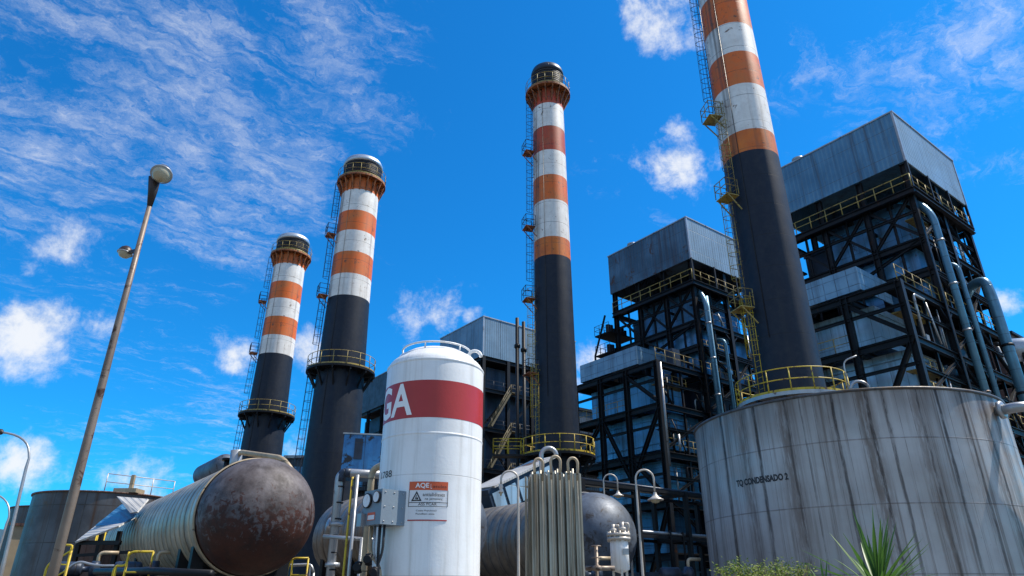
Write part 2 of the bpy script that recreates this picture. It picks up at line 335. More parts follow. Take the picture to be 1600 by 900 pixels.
# ------------------------------------------------------------------ lettering
def text_mesh(body, size, font_x=1.0, bold=0.0):
    cu = bpy.data.curves.new('lettering', 'FONT'); cu.body = body; cu.size = size; cu.resolution_u = 3; cu.offset = bold
    o = bpy.data.objects.new('lettering', cu); C.objects.link(o)
    dg = bpy.context.evaluated_depsgraph_get(); me = bpy.data.meshes.new_from_object(o.evaluated_get(dg))
    bm = bmesh.new(); bm.from_mesh(me); bmesh.ops.triangulate(bm, faces=bm.faces[:])
    for _ in range(5):   # fine enough to lie on a curved shell
        lng = [e for e in bm.edges if e.calc_length() > .12*size and abs(e.verts[0].co.x-e.verts[1].co.x) > .06*size]
        if not lng: break
        bmesh.ops.subdivide_edges(bm, edges=lng, cuts=1); bmesh.ops.triangulate(bm, faces=bm.faces[:])
    bm.to_mesh(me); bm.free()
    vs = [(v.co.x*font_x, v.co.y) for v in me.vertices]; fs = [list(p.vertices) for p in me.polygons]
    bpy.data.objects.remove(o); bpy.data.curves.remove(cu); bpy.data.meshes.remove(me)
    x0 = min(v[0] for v in vs); y0 = min(v[1] for v in vs)
    return [(a-x0, b-y0) for a, b in vs], fs, max(v[0] for v in vs)-x0, max(v[1] for v in vs)-y0
def wrap_text(mb, body, width, height, rad, az, z, m=0, bold=0):
    """letters painted on a cylinder round the local origin; az = angle of the left edge"""
    vs, fs, w, h = text_mesh(body, 1.0, 1.0, bold)
    out = []
    for a, b in vs:
        an = az+a/w*width/rad; out.append((rad*math.cos(an), rad*math.sin(an), z+b/h*height))
    mb.add(out, fs, m)
    return mb
def wrap_patch(mb, rad, az, width, z0, z1, m=0, n=12):
    vs = []; fs = []
    for i in range(n+1):
        an = az+width*i/n/rad
        vs += [(rad*math.cos(an), rad*math.sin(an), z0), (rad*math.cos(an), rad*math.sin(an), z1)]
    for i in range(n): fs.append((2*i, 2*i+2, 2*i+3, 2*i+1))
    return mb.add(vs, fs, m, True)

# ------------------------------------------------------------------ steelwork helpers
def ring_rail(mb, rad, z, h, a0=0, a1=2*math.pi, posts=16, r=.035, n=48):
    full = abs(a1-a0-2*math.pi) < 1e-6
    for hh in (h, h*.52):
        mb.tube([(rad*math.cos(a0+(a1-a0)*i/n), rad*math.sin(a0+(a1-a0)*i/n), z+hh) for i in range(n+1)], r, 5)
    mb.lathe([(rad, z), (rad, z+.16)], n, a0=a0, a1=a1)
    for i in range(posts+(0 if full else 1)):
        an = a0+(a1-a0)*i/posts
        mb.tube([(rad*math.cos(an), rad*math.sin(an), z), (rad*math.cos(an), rad*math.sin(an), z+h)], r*1.15, 5)
def line_rail(mb, p, q, h=1.3, r=.035, step=1.6):
    p = Vector(p); q = Vector(q); n = max(1, round((q-p).length/step)); up = Vector((0,0,h))
    for k in (1, .52): mb.tube([p+up*k, q+up*k], r, 5)
    for i in range(n+1):
        a = p.lerp(q, i/n); mb.tube([a, a+up], r*1.1, 5)
def ladder(mb, rad0, rad1, az, z0, z1, cage=True, w=.5, r=.021, dep=.66, first=2.3):
    """caged ladder up a round shaft of radius rad0 (at z0) to rad1 (at z1)"""
    n = Vector((math.cos(az), math.sin(az), 0)); tx = Vector((-n.y, n.x, 0)); gap = .2
    P = lambda z: n*(rad0+(rad1-rad0)*(z-z0)/(z1-z0)+gap)+Vector((0,0,z))
    for s in (-1, 1): mb.tube([P(z0)+tx*s*w/2, P(z1)+tx*s*w/2], r*1.3, 4)
    z = z0+.2
    while z < z1: mb.tube([P(z)-tx*w/2, P(z)+tx*w/2], r*.8, 3); z += .36
    z = z0+.6
    while z < z1:
        for s in (-1, 1): mb.tube([P(z)+tx*s*w/2-n*gap, P(z)+tx*s*w/2], r, 3)
        z += 3
    if cage:
        z = z0+first; hoops = []
        while z < z1+.3:
            c = P(z); pts = [c+tx*math.cos(t)*w*.72+n*math.sin(t)*dep for t in [math.pi*i/8 for i in range(9)]]
            mb.tube(pts, r*1.1, 4); hoops.append(pts); z += .95
        for k in (1, 3, 4, 5, 7):
            if len(hoops) > 1: mb.tube([hoops[0][k], hoops[-1][k]], r*.8, 3)
def rest_stage(root, rad, az, z, mt, rails):
    """small bracketed landing beside the ladder"""
    n = Vector((math.cos(az), math.sin(az), 0)); tx = Vector((-n.y, n.x, 0)); up = Vector((0,0,1))
    d = MB(); c = n*(rad+.65)+up*z
    pts = [c-tx*.62-n*.5, c+tx*.62-n*.5, c+tx*.62+n*.5, c-tx*.62+n*.5]
    d.slabquad(pts, .06)
    for s in (-1, 1): d.beam(n*(rad+.02)+tx*s*.55+up*(z-1.1), c+tx*s*.55+n*.42, .07)
    st = d.build('landing', mt, root)
    e = MB(); e.off = Vector((0,0,0))
    top = up*.1
    line_rail(e, pts[1]+top, pts[2]+top, 1.15, .03, .7); line_rail(e, pts[2]+top, pts[3]+top, 1.15, .03, .7); line_rail(e, pts[3]+top, pts[0]+top, 1.15, .03, .7)
    e.build('landing_rail', rails, st)

def chimney(label, X, Y, prof, bands, z_top_plat, Rp_top, z_plat, Rp, lads, landings, rails, top_rail, cap_h, lad_mat, plat_m, lads_name='ladder', silver=True, group=None):
    root = thing('chimney', label, 'chimney', (X, Y, 0), 0, group)
    # heights were read off the photo on the shaft's near face, one radius in front of its axis
    zn = lambda z: CAMZ+(z-CAMZ)*(Y-prof[1][1])/Y
    prof = [(zn(z) if z else 0, r) for z, r in prof]; bands = [(zn(z), k) for z, k in bands]; z_top_plat = zn(z_top_plat)
    lads = [(a, zn(p), zn(q), m_) for a, p, q, m_ in lads]; landings = [(a, zn(z)) for a, z in landings]
    def rad(z):
        for (z0, r0), (z1, r1) in zip(prof, prof[1:]):
            if z <= z1: return r0+(r1-r0)*(z-z0)/(z1-z0)
        return prof[-1][1]
    keys = ['ch_black','ch_white','ch_orange','ch_red','ch_amber']
    P = []; ms = []
    zz = [0]+[b[0] for b in bands]
    for (z0, z1), k in zip(zip(zz, zz[1:]), [b[1] for b in bands]):
        steps = max(1, int((z1-z0)/2.35))
        for i in range(steps): P.append((rad(z0+(z1-z0)*i/steps), z0+(z1-z0)*i/steps)); ms.append(keys.index(k))
    P.append((rad(zz[-1]), zz[-1]))
    MB().lathe(P, 72, mf=lambda i: ms[i]).build('shaft', [M[k] for k in keys], root)
    # thin lightning conductor and cable down the shaft
    e = MB()
    for az in (lads[0][0]+.85,):
        e.tube([(math.cos(az)*(rad(z)+.05), math.sin(az)*(rad(z)+.05), z) for z in (bands[0][0]-14, bands[0][0], zz[-1])], .022, 4)
    e.build('cable', M['louver'], root)
    # top platform
    zt = z_top_plat; rt = rad(zt)
    MB().lathe([(rt-.05, zt), (Rp_top, zt), (Rp_top, zt+.22), (rt-.05, zt+.22)], 48, smooth=False).build('top_platform', M['ch_rust'], root)
    br = MB(); br.beam((rt, 0, zt-1.6), (Rp_top-.15, 0, zt-.03), .12, .2); br.beam((rt, 0, zt-.12), (Rp_top-.1, 0, zt-.12), .12, .2); br.beam((rt, 0, zt-1.7), (rt+.04, 0, zt), .14)
    b0 = br.build('bracket', M['ch_rust'], root)
    for k in range(1, 18):
        b = b0.copy(); C.objects.link(b); b.parent = root; b.rotation_euler = (0, 0, 2*math.pi*k/18)
    q = MB(); ring_rail(q, Rp_top-.05, zt+.22, 1.3, posts=18, r=.024); q.build('top_railing', top_rail, root)
    # cap
    MB().lathe([(rt+.02, zt+.22), (rt+.06, zt+.9), (rt*.98, zt+.95)], 48).build('cap_collar', M['pale_yellow'], root)
    l = MB(); pr = [(rt*.97, zt+.7)]; nl = 7; hz = cap_h*.72
    for i in range(nl):
        z0 = zt+.95+(hz-.95)*i/nl; pr += [(rt*1.06, z0), (rt*1.06, z0+(hz-.95)/nl*.6), (rt*1.0, z0+(hz-.95)/nl*.62), (rt*1.0, z0+(hz-.95)/nl*.98)]
    l.lathe(pr, 48, smooth=False).build('louvre', M['louver'], root)
    zc = zt+hz; hc = cap_h-hz
    MB().lathe([(rt*1.0, zc-.02), (rt*1.10, zc), (rt*1.10, zc+hc*.35), (rt*1.02, zc+hc*.75), (rt*.86, zc+hc), (rt*.8, zc+hc), (rt*.8, zc-.3)], 48).build('cap', M['silver'] if silver else M['casing_dark'], root)
    # lower platform
    zp = z_plat; r0 = rad(zp)
    MB().lathe([(r0-.05, zp-.16), (Rp, zp-.16), (Rp, zp+.06), (r0-.05, zp+.06)], 48, smooth=False).build('lower_platform', plat_m, root)
    br = MB(); br.beam((r0-.1, 0, zp-2.0), (Rp-.2, 0, zp-.2), .13, .18); br.beam((r0-.1, 0, zp-.3), (Rp-.05, 0, zp-.3), .12, .26)
    b0 = br.build('bracket', M['black_steel'], root)
    for k in range(1, 12):
        b = b0.copy(); C.objects.link(b); b.parent = root; b.rotation_euler = (0, 0, 2*math.pi*k/12)
    q = MB(); ring_rail(q, Rp-.06, zp+.06, 1.4, posts=16, r=.034); q.build('lower_railing', rails, root)
    for az, z0, z1, mk in lads:
        q = MB(); ladder(q, rad(z0), rad(z1), az, z0, z1); q.build('ladder', mk, root)
    for az, z in landings: rest_stage(root, rad(z), az, z, M['ch_rust'] if lad_mat is LS else lad_mat, lad_mat)
    return root

CH = 'chimneys of the power plant'
Y = M['yellow']; LS = M['ladder_steel']
c2 = chimney('silver-capped orange and white banded chimney, second from the left, black platform below its bands', -18.0, 68,
    [(0,2.95),(25,2.42),(32,2.26),(52,2.08)],
    [(32.0,'ch_black'),(34.7,'ch_white'),(37.5,'ch_orange'),(40.3,'ch_white'),(43.0,'ch_orange'),(45.9,'ch_white'),(48.2,'ch_orange')],
    47.6, 2.85, 22.8, 3.55, [(R(205),2,24,LS),(R(203),24.2,32.5,LS),(R(205),32.2,40.4,LS),(R(204),40,47.4,LS)],
    [(R(208),32.2),(R(207),40.0)], M['pale_yellow'], M['pale_yellow'], 3.4, LS, M['black_steel'], group=CH)
c1 = copy_tree(c2); c1.location = (-32.1, 87, 0); c1['label'] = 'leftmost and smallest-looking banded chimney, rising behind the rusted round tank end'
c3 = chimney('tall slim chimney with darker red bands at its top, behind the finned vaporizer', 4.0, 59.5,
    [(0,2.06),(14,1.97),(32.6,1.82),(55,1.66)],
    [(32.6,'ch_black'),(34.7,'ch_amber'),(39.1,'ch_white'),(42.2,'ch_orange'),(45.4,'ch_white'),(48.6,'ch_red'),(51.8,'ch_white'),(54.5,'ch_red')],
    53.9, 2.5, 12.5, 3.3, [(R(196),36,45.8,LS),(R(196),45.4,53.3,LS),(R(194),28,37,LS),(R(200),20,29,M['yellow']),(R(214),13.9,21.2,Y)],
    [(R(198),45.6),(R(198),36.2),(R(197),28.1),(R(205),20.4)], Y, M['pale_yellow'], 3.9, LS, M['black_steel'], silver=False, group=CH)
c4 = chimney('widest chimney, its top cut off by the photo, rising behind the lettered condensate tank', 17.5, 41,
    [(0,2.12),(13.7,2.03),(31.8,1.93),(57,1.80)],
    [(31.8,'ch_black'),(33.7,'ch_amber'),(38.1,'ch_white'),(41.4,'ch_orange'),(44.5,'ch_white'),(48,'ch_orange'),(51.3,'ch_white'),(54.6,'ch_red')],
    53.4, 2.6, 12.4, 3.35, [(R(178),35.7,53.4,LS),(R(205),28.2,37.0,M['pale_yellow']),(R(189),19.4,29.4,M['pale_yellow']),(R(199),13.6,20.6,Y)],
    [(R(190),35.7),(R(200),28.2),(R(196),19.4)], Y, M['pale_yellow'], 3.9, M['pale_yellow'], M['galv'], silver=False, group=CH)
# the walkway on the third chimney's platform and the small lamp hoop on the nearest chimney's platform
q = MB(); q.bx((-5.6,-1.9,12.36),(-2.6,-.7,12.5)); w_ = q.build('access_walkway', M['black_steel'], c3)
q = MB(); line_rail(q, (-5.6,-1.9,12.5), (-3.0,-1.9,12.5), 1.3, .04, 1.2); line_rail(q, (-5.6,-.7,12.5), (-3.2,-.7,12.5), 1.3, .04, 1.2); line_rail(q, (-5.6,-1.9,12.5), (-5.6,-.7,12.5), 1.3, .04, 1.2); q.build('walkway_rail', Y, w_)
q = MB(); q.tube(fillet([(2.6,-2.0,12.5),(2.6,-2.0,14.6),(3.3,-2.4,14.8)], .5), .05, 6); q.build('lamp_arm', M['galv'], c4)

# ------------------------------------------------------------------ boiler houses (local x = along the right face, y = along the left face)
RZ = R(37.2); A_ = Vector((-math.sin(RZ), math.cos(RZ), 0)); B_ = Vector((math.cos(RZ), math.sin(RZ), 0))
def boiler(label, loc, clad, casing, casing_low, seed, ducts=True, parapet=None):
    rg = random.Random(seed)
    root = thing('boiler_house', label, 'boiler house', loc, RZ, 'boiler houses of the power plant')
    S = M['black_steel']; XU = 11.7; YU = 12.0; XL = -7.5
    # cladding hood with roof edge and corner flashing
    q = MB(); t = .12; z0, z1 = 36.4, 41.7; a, b, c, d = -.5, XU+.5, -.5, YU+.3
    q.bx((a,c,z0),(b,c+t,z1),1); q.bx((a,c+t,z0),(a+t,d,z1)); q.bx((b-t,c+t,z0),(b,d,z1)); q.bx((a+t,d-t,z0),(b-t,d,z1)); q.bx((a+t,c+t,z1-.25),(b-t,d-t,z1-.1))
    hood = q.build('cladding_hood', [clad, M['clad_front_lit']], root)
    q = MB(); q.bx((a-.08,c-.08,z1),(b+.08,c+.25,z1+.14)); q.bx((a-.08,c+.25,z1),(a+.25,d+.08,z1+.14)); q.bx((b-.25,c+.25,z1),(b+.08,d+.08,z1+.14)); q.bx((a-.05,c-.05,z0),(a+.12,c+.12,z1)); q.bx((b-.12,c-.05,z0),(b+.05,c+.12,z1))
    q.build('roof_flashing', M['galv'], hood)
    q = MB(); q.lathe([(.55,41.6),(.55,43.0),(.62,43.0),(.62,43.2),(.0,43.4)], 20, c=(1.5,9.8,0)); q.build('roof_vent', M['galv'], hood)
    # columns
    for x in (0, 5.85, XU):
        for y in (0, 4, 8, YU):
            MB().hbeam((x,y,0),(x,y,36.5), .46, .5).build('column', S, root)
    for y in (0, 4.2, 8, YU):
        MB().hbeam((XL,y,0),(XL,y,23), .46, .5).build('column', S, root)
    for x in (-.4, 3.7, 7.8, XU+.3):
        MB().beam((x,-.45,33.6),(x,-.45,36.5), .2).build('column', S, root)
    # floors
    for z, xl in ((5,XL),(9.5,XL),(14,XL),(18.7,XL),(23,XL),(26.2,0),(29.2,0),(33.7,-.6)):
        q = MB(); xr = XU; yb = -.5 if z > 33 else 0
        for y in (yb, 4, 8, YU): q.hbeam((xl,y,z-.3),(xr,y,z-.3), .35, .55)
        for x in {xl, 0 if xl < -1 else xl, 5.85, xr}: q.hbeam((x,yb,z-.32),(x,YU,z-.32), .34, .5)
        fl = q.build('floor_frame', S, root)
        q = MB()
        if z > 33: q.bx((xl,yb,z+.02),(xr,yb+2,z+.08)); q.bx((xl,yb+2,z+.02),(xl+1.8,YU,z+.08)); q.bx((xr-2,yb+2,z+.02),(xr,YU,z+.08))
        else:
            q.bx((xl,0,z+.02),(xr,1.7,z+.08)); q.bx((xl,1.7,z+.02),(xl+1.5,YU,z+.08)); q.bx((xr-3,1.7,z+.02),(xr,YU,z+.08)); q.bx((xl+1.5,8.8,z+.02),(xr-3,YU,z+.08))
        q.build('deck', M['dark_deck'], fl)
        if z in (33.7, 23, 18.7, 29.2, 14):
            q = MB(); rm = M['pale_yellow'] if z != 29.2 else M['ladder_steel']
            if z != 18.7: line_rail(q, (xl+.05, yb+.05, z+.08), (xr-.05, yb+.05, z+.08), 1.3, .032, 1.5)
            if z in (33.7,): line_rail(q, (xl+.05, yb+.05, z+.08), (xl+.05, YU, z+.08), 1.3, .045, 1.5)
            if z == 18.7: line_rail(q, (xl+.1,4.2,z+.08),(xl+.1,YU,z+.08), 1.2, .03, 1.5)
            q.build('railing', rm, fl)
    # bracing
    def brace(p, q_, w=.24): MB().hbeam(p, q_, w, w).build('brace', S, root)
    for y0, y1, za, zb in ((0,4,29.2,33.4),(4,0,29.2,33.4),(4,8,29.2,33.4),(8,4,29.2,33.4),(0,8,23.2,29),(8,0,26.4,29),(8,12,29.2,33.4),(12,8,23.2,29)): brace((-.02,y0,za),(-.02,y1,zb))
    for x0, x1, za, zb in ((0,5.85,29.2,33.4),(11.7,5.85,29.2,33.4),(0,5.85,26.1,23.2),(5.85,11.7,23.2,29),(0,5.85,18.9,22.7),(11.7,5.85,18.9,22.7),(XL,0,14.1,18.4),(5.85,0,14.1,18.4),(5.85,11.7,14.1,18.4),(XL,0,9.5,5),(0,5.85,9.6,13.6),(11.7,5.85,9.6,13.6),(XL,0,9.6,13.6),(0,5.85,0,9.2),(11.7,5.85,0,9.2)): brace((x0,-.02,za),(x1,-.02,zb))
    for y0, y1, za, zb in ((0,4.2,18.4,11.5),(8,4.2,18.4,11.5),(0.2,4.6,18.9,22.6),(12,8,14.1,18.3),(0,4.2,9.3,.3),(8,4.2,9.3,.3),(8,12,.3,9.3),(0,4.2,9.6,13.8)): brace((XL-.02,y0,za),(XL-.02,y1,zb), .34)
    # girts, posts and knee braces between the main members
    for zf, zt_, xa in ((23.1,28.9,0),(29.3,33.4,0),(18.8,22.7,XL),(14.1,18.4,XL),(9.6,13.7,XL)):
        zm = (zf+zt_)/2
        for y in ((-.05, 4.0) if xa == 0 else (-.05,)):
            MB().hbeam((xa,y,zm),(XU,y,zm), .2, .24).build('girt', S, root)
        MB().hbeam((xa-.05,0,zm+.3),(xa-.05,YU,zm+.3), .2, .24).build('girt', S, root)
        for x in (2.9, 8.8) if xa == 0 else (-3.8, 2.9, 8.8):
            MB().hbeam((x,.1,zf),(x,.1,zt_), .2, .22).build('post', S, root)
        for y in (2, 6, 10) if xa == 0 else (): 
            MB().hbeam((xa+.1,y,zf),(xa+.1,y,zt_), .16, .2).build('post', S, root)
        for x in (0, 5.85, XU):
            for sgn in (-1, 1):
                if xa <= x+sgn*1.3 <= XU: MB().beam((x,-.04,zt_-1.3),(x+sgn*1.3,-.04,zt_-.1), .14).build('knee_brace', S, root)
        q = MB(); line_rail(q, (XU-.1,.1,zf), (XU-.1,YU,zf), 1.2, .03, 1.5); q.build('railing', M['ladder_steel'], root)
        q = MB(); line_rail(q, (xa+.4,.25,zm+.1), (xa+4.6,.25,zm+.1), 1.0, .03, 1.0); q.bx((xa+.4,.2,zm),(xa+4.6,1.2,zm+.06)); q.build('catwalk', M['pale_yellow'] if rg.random() < .4 else M['ladder_steel'], root)
    # boiler casing: stacked lagged boxes, each with a stiffener belt
    def box(nm, p, q_, m_, belt=True, taper=0):
        k = MB(); k.bx(p, q_); o = k.build(nm, m_, root)
        if belt:
            k = MB(); z = q_[2]-.5
            while z > p[2]+.5:
                k.bx((p[0]-.12,p[1]-.12,z-.14),(q_[0]+.12,p[1]-.002,z)); k.bx((p[0]-.12,p[1]-.002,z-.14),(p[0]-.002,q_[1]+.1,z)); z -= 2.4
            k.build('stiffener_belt', m_, o)
        return o
    box('furnace_casing', (1.2,1.3,29.9), (9.6,8.9,33.3), casing)
    box('furnace_casing', (.7,1.0,23.4), (10.2,7.8,28.7), casing, False)
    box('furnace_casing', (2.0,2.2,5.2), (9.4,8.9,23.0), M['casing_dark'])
    box('economiser_casing', (-5.6,2.9,19.1), (-.4,11.4,22.4), casing_low)
    box('economiser_casing', (-6.0,1.0,14.6), (-.6,11.0,18.2), casing_low)
    box('economiser_casing', (-6.1,1.6,9.9), (-.9,10.4,13.5), casing_low)
    box('hopper_casing', (-5.6,2.4,2.6), (-1.2,9.8,9.0), casing)
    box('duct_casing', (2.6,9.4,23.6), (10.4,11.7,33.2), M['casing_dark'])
    # parapet box over the lower roof
    q = MB(); q.bx((-6.9,3.0,23.5),(-6.8,11.7,25.5)); q.bx((-6.8,3.0,23.5),(-1.6,3.1,25.5)); q.bx((-6.8,11.6,23.5),(-1.6,11.7,25.5)); q.bx((-6.8,3.1,25.2),(-1.6,11.6,25.3))
    q.build('parapet', M['parapet'], root)
    # outer stair stages on the far left side, with the diagonal strut
    for z in (25.6, 28.6, 31.2):
        q = MB(); q.bx((-1.4,YU,z-.16),(3.0,YU+2.6,z)); o = q.build('stair_stage', M['dark_deck'], root)
        q = MB(); line_rail(q, (-1.4,YU+.1,z), (-1.4,YU+2.6,z), 1.2, .03, .9); line_rail(q, (-1.4,YU+2.6,z), (3,YU+2.6,z), 1.2, .03, .9); q.build('stage_rail', M['ladder_steel'], o)
        q = MB()
        for k in range(5): q.lathe([(.3,0),(.3,1.0+.2*(k % 2))], 10, c=(-1+.8*k,YU+.6+.3*(k % 3),z), cap=(False,True))
        q.build('blower', M['black_steel'], o)
    MB().beam((-1.4,YU+2.7,23),(-1.4,YU+2.7,28.6), .18).build('post', S, root)
    MB().beam((-1.4,YU+2.7,28.6),(-1.4,YU+.6,33.4), .18).build('strut', S, root)
    # galvanised risers, chutes and pipes threaded through the right face
    for k in range(44):
        x = rg.uniform(-6.5,11.2); y = rg.uniform(-.15,.9); z = rg.choice((9.7,14.2,18.9,23.3,26.4,29.4) if x > .5 else (9.7,14.2,18.9)); h = rg.uniform(1.0,3.4)
        q = MB()
        if rg.random() < .45: q.tube([(x,y,z),(x,y,z+h)], rg.uniform(.05,.12), 8)
        elif rg.random() < .6: q.tube([(x,y,z+h),(min(11.4,x+rg.uniform(.8,2)),y,z)], rg.uniform(.06,.13), 8)
        else: q.tube(fillet([(x,y,z),(x,y,z+h),(min(11.4,x+1.8),y,z+h)], .3), rg.uniform(.06,.12), 8)
        q.build('pipe', M['galv'] if rg.random() < .6 else S, root)
    for k in range(9):
        x = rg.uniform(XL+.5,11); z = rg.choice((9.6,14.1,18.8,23.1)); q = MB()
        q.bx((x,.6,z),(x+rg.uniform(.5,1.4),1.5,z+rg.uniform(.6,2.2))); q.build('equipment_box', M['casing_dark'] if rg.random() < .7 else M['galv'], root)
    # open stair flights behind the right face
    for z0, z1, x0, x1 in ((5,9.5,8,11.2),(9.5,14,11.2,8),(14,18.7,8,11.2),(18.7,23,11.2,8),(23,29.2,7,11.2),(29.2,33.7,11.2,7.4)):
        q = MB(); yy = 2.2
        for s in (0, .9): q.beam((x0,yy+s,z0),(x1,yy+s,z1), .08, .25)
        n = int((z1-z0)/.3)
        for i in range(n): q.bx((x0+(x1-x0)*i/n-.12,yy,z0+(z1-z0)*i/n),(x0+(x1-x0)*i/n+.12,yy+.9,z0+(z1-z0)*i/n+.04))
        line_rail(q, (x0,yy,z0), (x1,yy,z1), 1.1, .03, 1.2)
        q.build('stair_flight', M['pale_yellow'] if rg.random() < .5 else S, root)
    if ducts:
        q = MB(); q.tube(fillet([(1.5,2.0,34.4),(.9,-.2,32.6),(.6,-.95,31.0),(.6,-.95,7)], .9), .28, 18); q.build('riser_pipe', M['teal_pipe'], root)
        q = MB(); q.tube(fillet([(3.4,3,28.0),(3.4,-.8,27.4),(3.4,-.8,6)], .8), .19, 16); q.build('riser_pipe', M['teal_pipe'], root)
        for z in (10.5, 15.5, 20.5, 24.5, 28.5): MB().lathe([(.28,z),(.34,z),(.34,z+.14),(.28,z+.14)], 18, c=(.6,-.95,0)).build('pipe_clamp', M['galv'], root)
    return root
b4 = boiler('nearest steel-framed boiler house under a clean blue-grey sheet hood, right of the nearest chimney', (34.7,49.8,0), M['clad'], M['casing'], M['casing_pale'], 4)
b3 = boiler('steel-framed boiler house whose sheet hood is streaked with rust, left of the nearest chimney', (20.35,68.6,0), M['clad_rust'], M['casing'], M['casing_blue'], 3, parapet=M['clad'])
for z_, x_ in ((22.5, 1.2),):
    q = MB(); q.tube([(x_,-.6,32),(x_,-.6,8)], .3, 14); q.build('riser_pipe', M['teal_pipe'], b3)
q = MB(); q.tube([(-7.6,-.6,22.6),(-7.6,-.6,12.5)], .11, 10); q.build('drain_pipe', M['galv'], b3)
# the right face of the rusty hood is cleaner sheet, its sunlit paleness painted in
b4x = b4
q = MB(); q.tube(fillet([(7.2,1.2,24.6),(6.6,-.4,26.3),(5.9,-1.7,26.2),(5.6,-1.9,24.5),(5.6,-1.9,3)], .9), .40, 22); q.build('flue_pipe', M['teal_pipe'], b4)
for z in (8,12,16,20): MB().lathe([(.40,z),(.47,z),(.47,z+.2),(.40,z+.2)], 22, c=(5.6,-1.9,0)).build('flue_clamp', M['black_steel'], b4)

def plain_boiler(label, loc, w, d, clad, dark, seed, stairs=True):
    rg = random.Random(seed); S = M['black_steel']
    root = thing('boiler_house', label, 'boiler house', loc, RZ, 'boiler houses of the power plant')
    z0, z1 = 35.3, 41.7; t = .15
    q = MB(); q.bx((0,0,z0),(w,t,z1)); q.bx((0,t,z0),(t,d,z1)); q.bx((w-t,t,z0),(w,d,z1)); q.bx((t,d-t,z0),(w-t,d,z1)); q.bx((t,t,z1-.3),(w-t,d-t,z1-.1)); h = q.build('cladding_hood', clad, root)
    q = MB(); q.bx((-.1,-.1,z1),(w+.1,.3,z1+.16)); q.bx((-.1,.3,z1),(.3,d,z1+.16)); q.bx((-.06,-.06,z0),(.14,.14,z1)); q.build('roof_flashing', M['galv'], h)
    nx = 5; ny = 4
    for i in range(nx):
        for j in range(ny):
            if j in (0, ny-1) or i in (0, nx-1):
                x = .3+(w-.6)*i/(nx-1); y = .3+(d-.6)*j/(ny-1)
                MB().hbeam((x,y,0),(x,y,z0+.1), .55).build('column', S, root)
    for z in (6,12,18,24,30,35):
        q = MB()
        q.hbeam((.3,.3,z),(w-.3,.3,z), .4, .6); q.hbeam((.3,.3,z),(.3,d-.3,z), .4, .6); q.hbeam((w-.3,.3,z),(w-.3,d,z), .4, .6)
        f = q.build('floor_frame', S, root)
        MB().bx((.4,.4,z+.32),(w-.4,d-.4,z+.38)).build('deck', M['dark_deck'], f)
        if z in (12,18,24,30):
            q = MB(); line_rail(q, (.4,.2,z+.4), (w-.4,.2,z+.4), 1.2, .04, 1.8); q.build('railing', M['ladder_steel'], f)
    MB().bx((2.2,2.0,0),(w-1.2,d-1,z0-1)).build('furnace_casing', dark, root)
    for i in range(nx-1):
        for k, z in enumerate((6,12,18,24,30)):
            if rg.random() < .5:
                a = .3+(w-.6)*(i+(k % 2))/(nx-1); b = .3+(w-.6)*(i+1-(k % 2))/(nx-1)
                MB().hbeam((a,.28,z-5.6),(b,.28,z-.4), .28).build('brace', S, root)
    if stairs:
        for k, (z, xa, xb) in enumerate(((6,1.2,4.8),(12,1.2,4.8),(18,1.2,4.8),(24,1.2,4.8))):
            q = MB(); y = -.9
            for s in (0, .9): q.beam((xa,y+s,z+.3),(xb,y+s,z+6), .1, .3)
            for i in range(20): q.bx((xa+(xb-xa)*i/20-.1,y,z+.3+5.7*i/20),(xa+(xb-xa)*i/20+.14,y+.9,z+.35+5.7*i/20))
            line_rail(q, (xa,y,z+.3), (xb,y,z+6), 1.2, .05, 1.4)
            q.bx((xb,y-.1,z+5.95),(xb+1.6,.1,z+6.05)); line_rail(q, (xb,y-.1,z+6), (xb+1.6,y-.1,z+6), 1.2, .05, .8)
            q.build('stair_flight', M['dull_yellow'], root)
    for k in range(16):
        x = rg.uniform(5,w-1); z = rg.choice((6.4,12.4,18.4,24.4)); q = MB(); q.tube([(x,-.05,z),(x+rg.choice((0,0,1.2)),-.05,z+rg.uniform(1.5,4.5))], .09, 6); q.build('pipe', M['galv'] if rg.random() < .35 else S, root)
    return root
b2 = plain_boiler('dark boiler house with pale sheet hood and open stairs, just right of the white tank', (-4.5,98.7,0), 19.5, 13, M['clad_pale'], M['casing_dark'], 21)
b1 = plain_boiler('distant boiler house in dark ribbed sheet, showing just left of the white tank', (-21.5,123.5,0), 16, 19, M['clad_dark'], M['casing_dark'], 11, False)
q = MB(off=(0,0,0)); 
for px, top in ((808,497),(818,503)):
    p = at(px, top, 66); o = thing('vent_pipe', ('taller' if px == 808 else 'shorter')+' of two thin black vent pipes left of the red-topped chimney', 'vent pipe', (p.x,66,0), 0, 'thin black vent pipes')
    q = MB(); q.tube([(0,0,0),(0,0,p.z)], .19, 10); q.build('pipe', M['black_steel'], o)
    q = MB(); q.lathe([(.2,p.z-3.4),(.32,p.z-3.3),(.32,p.z-3.0),(.2,p.z-2.9)], 12); q.lathe([(.2,9),(.3,9),(.3,9.3),(.2,9.3)], 12); q.build('flange', M['black_steel'], o)

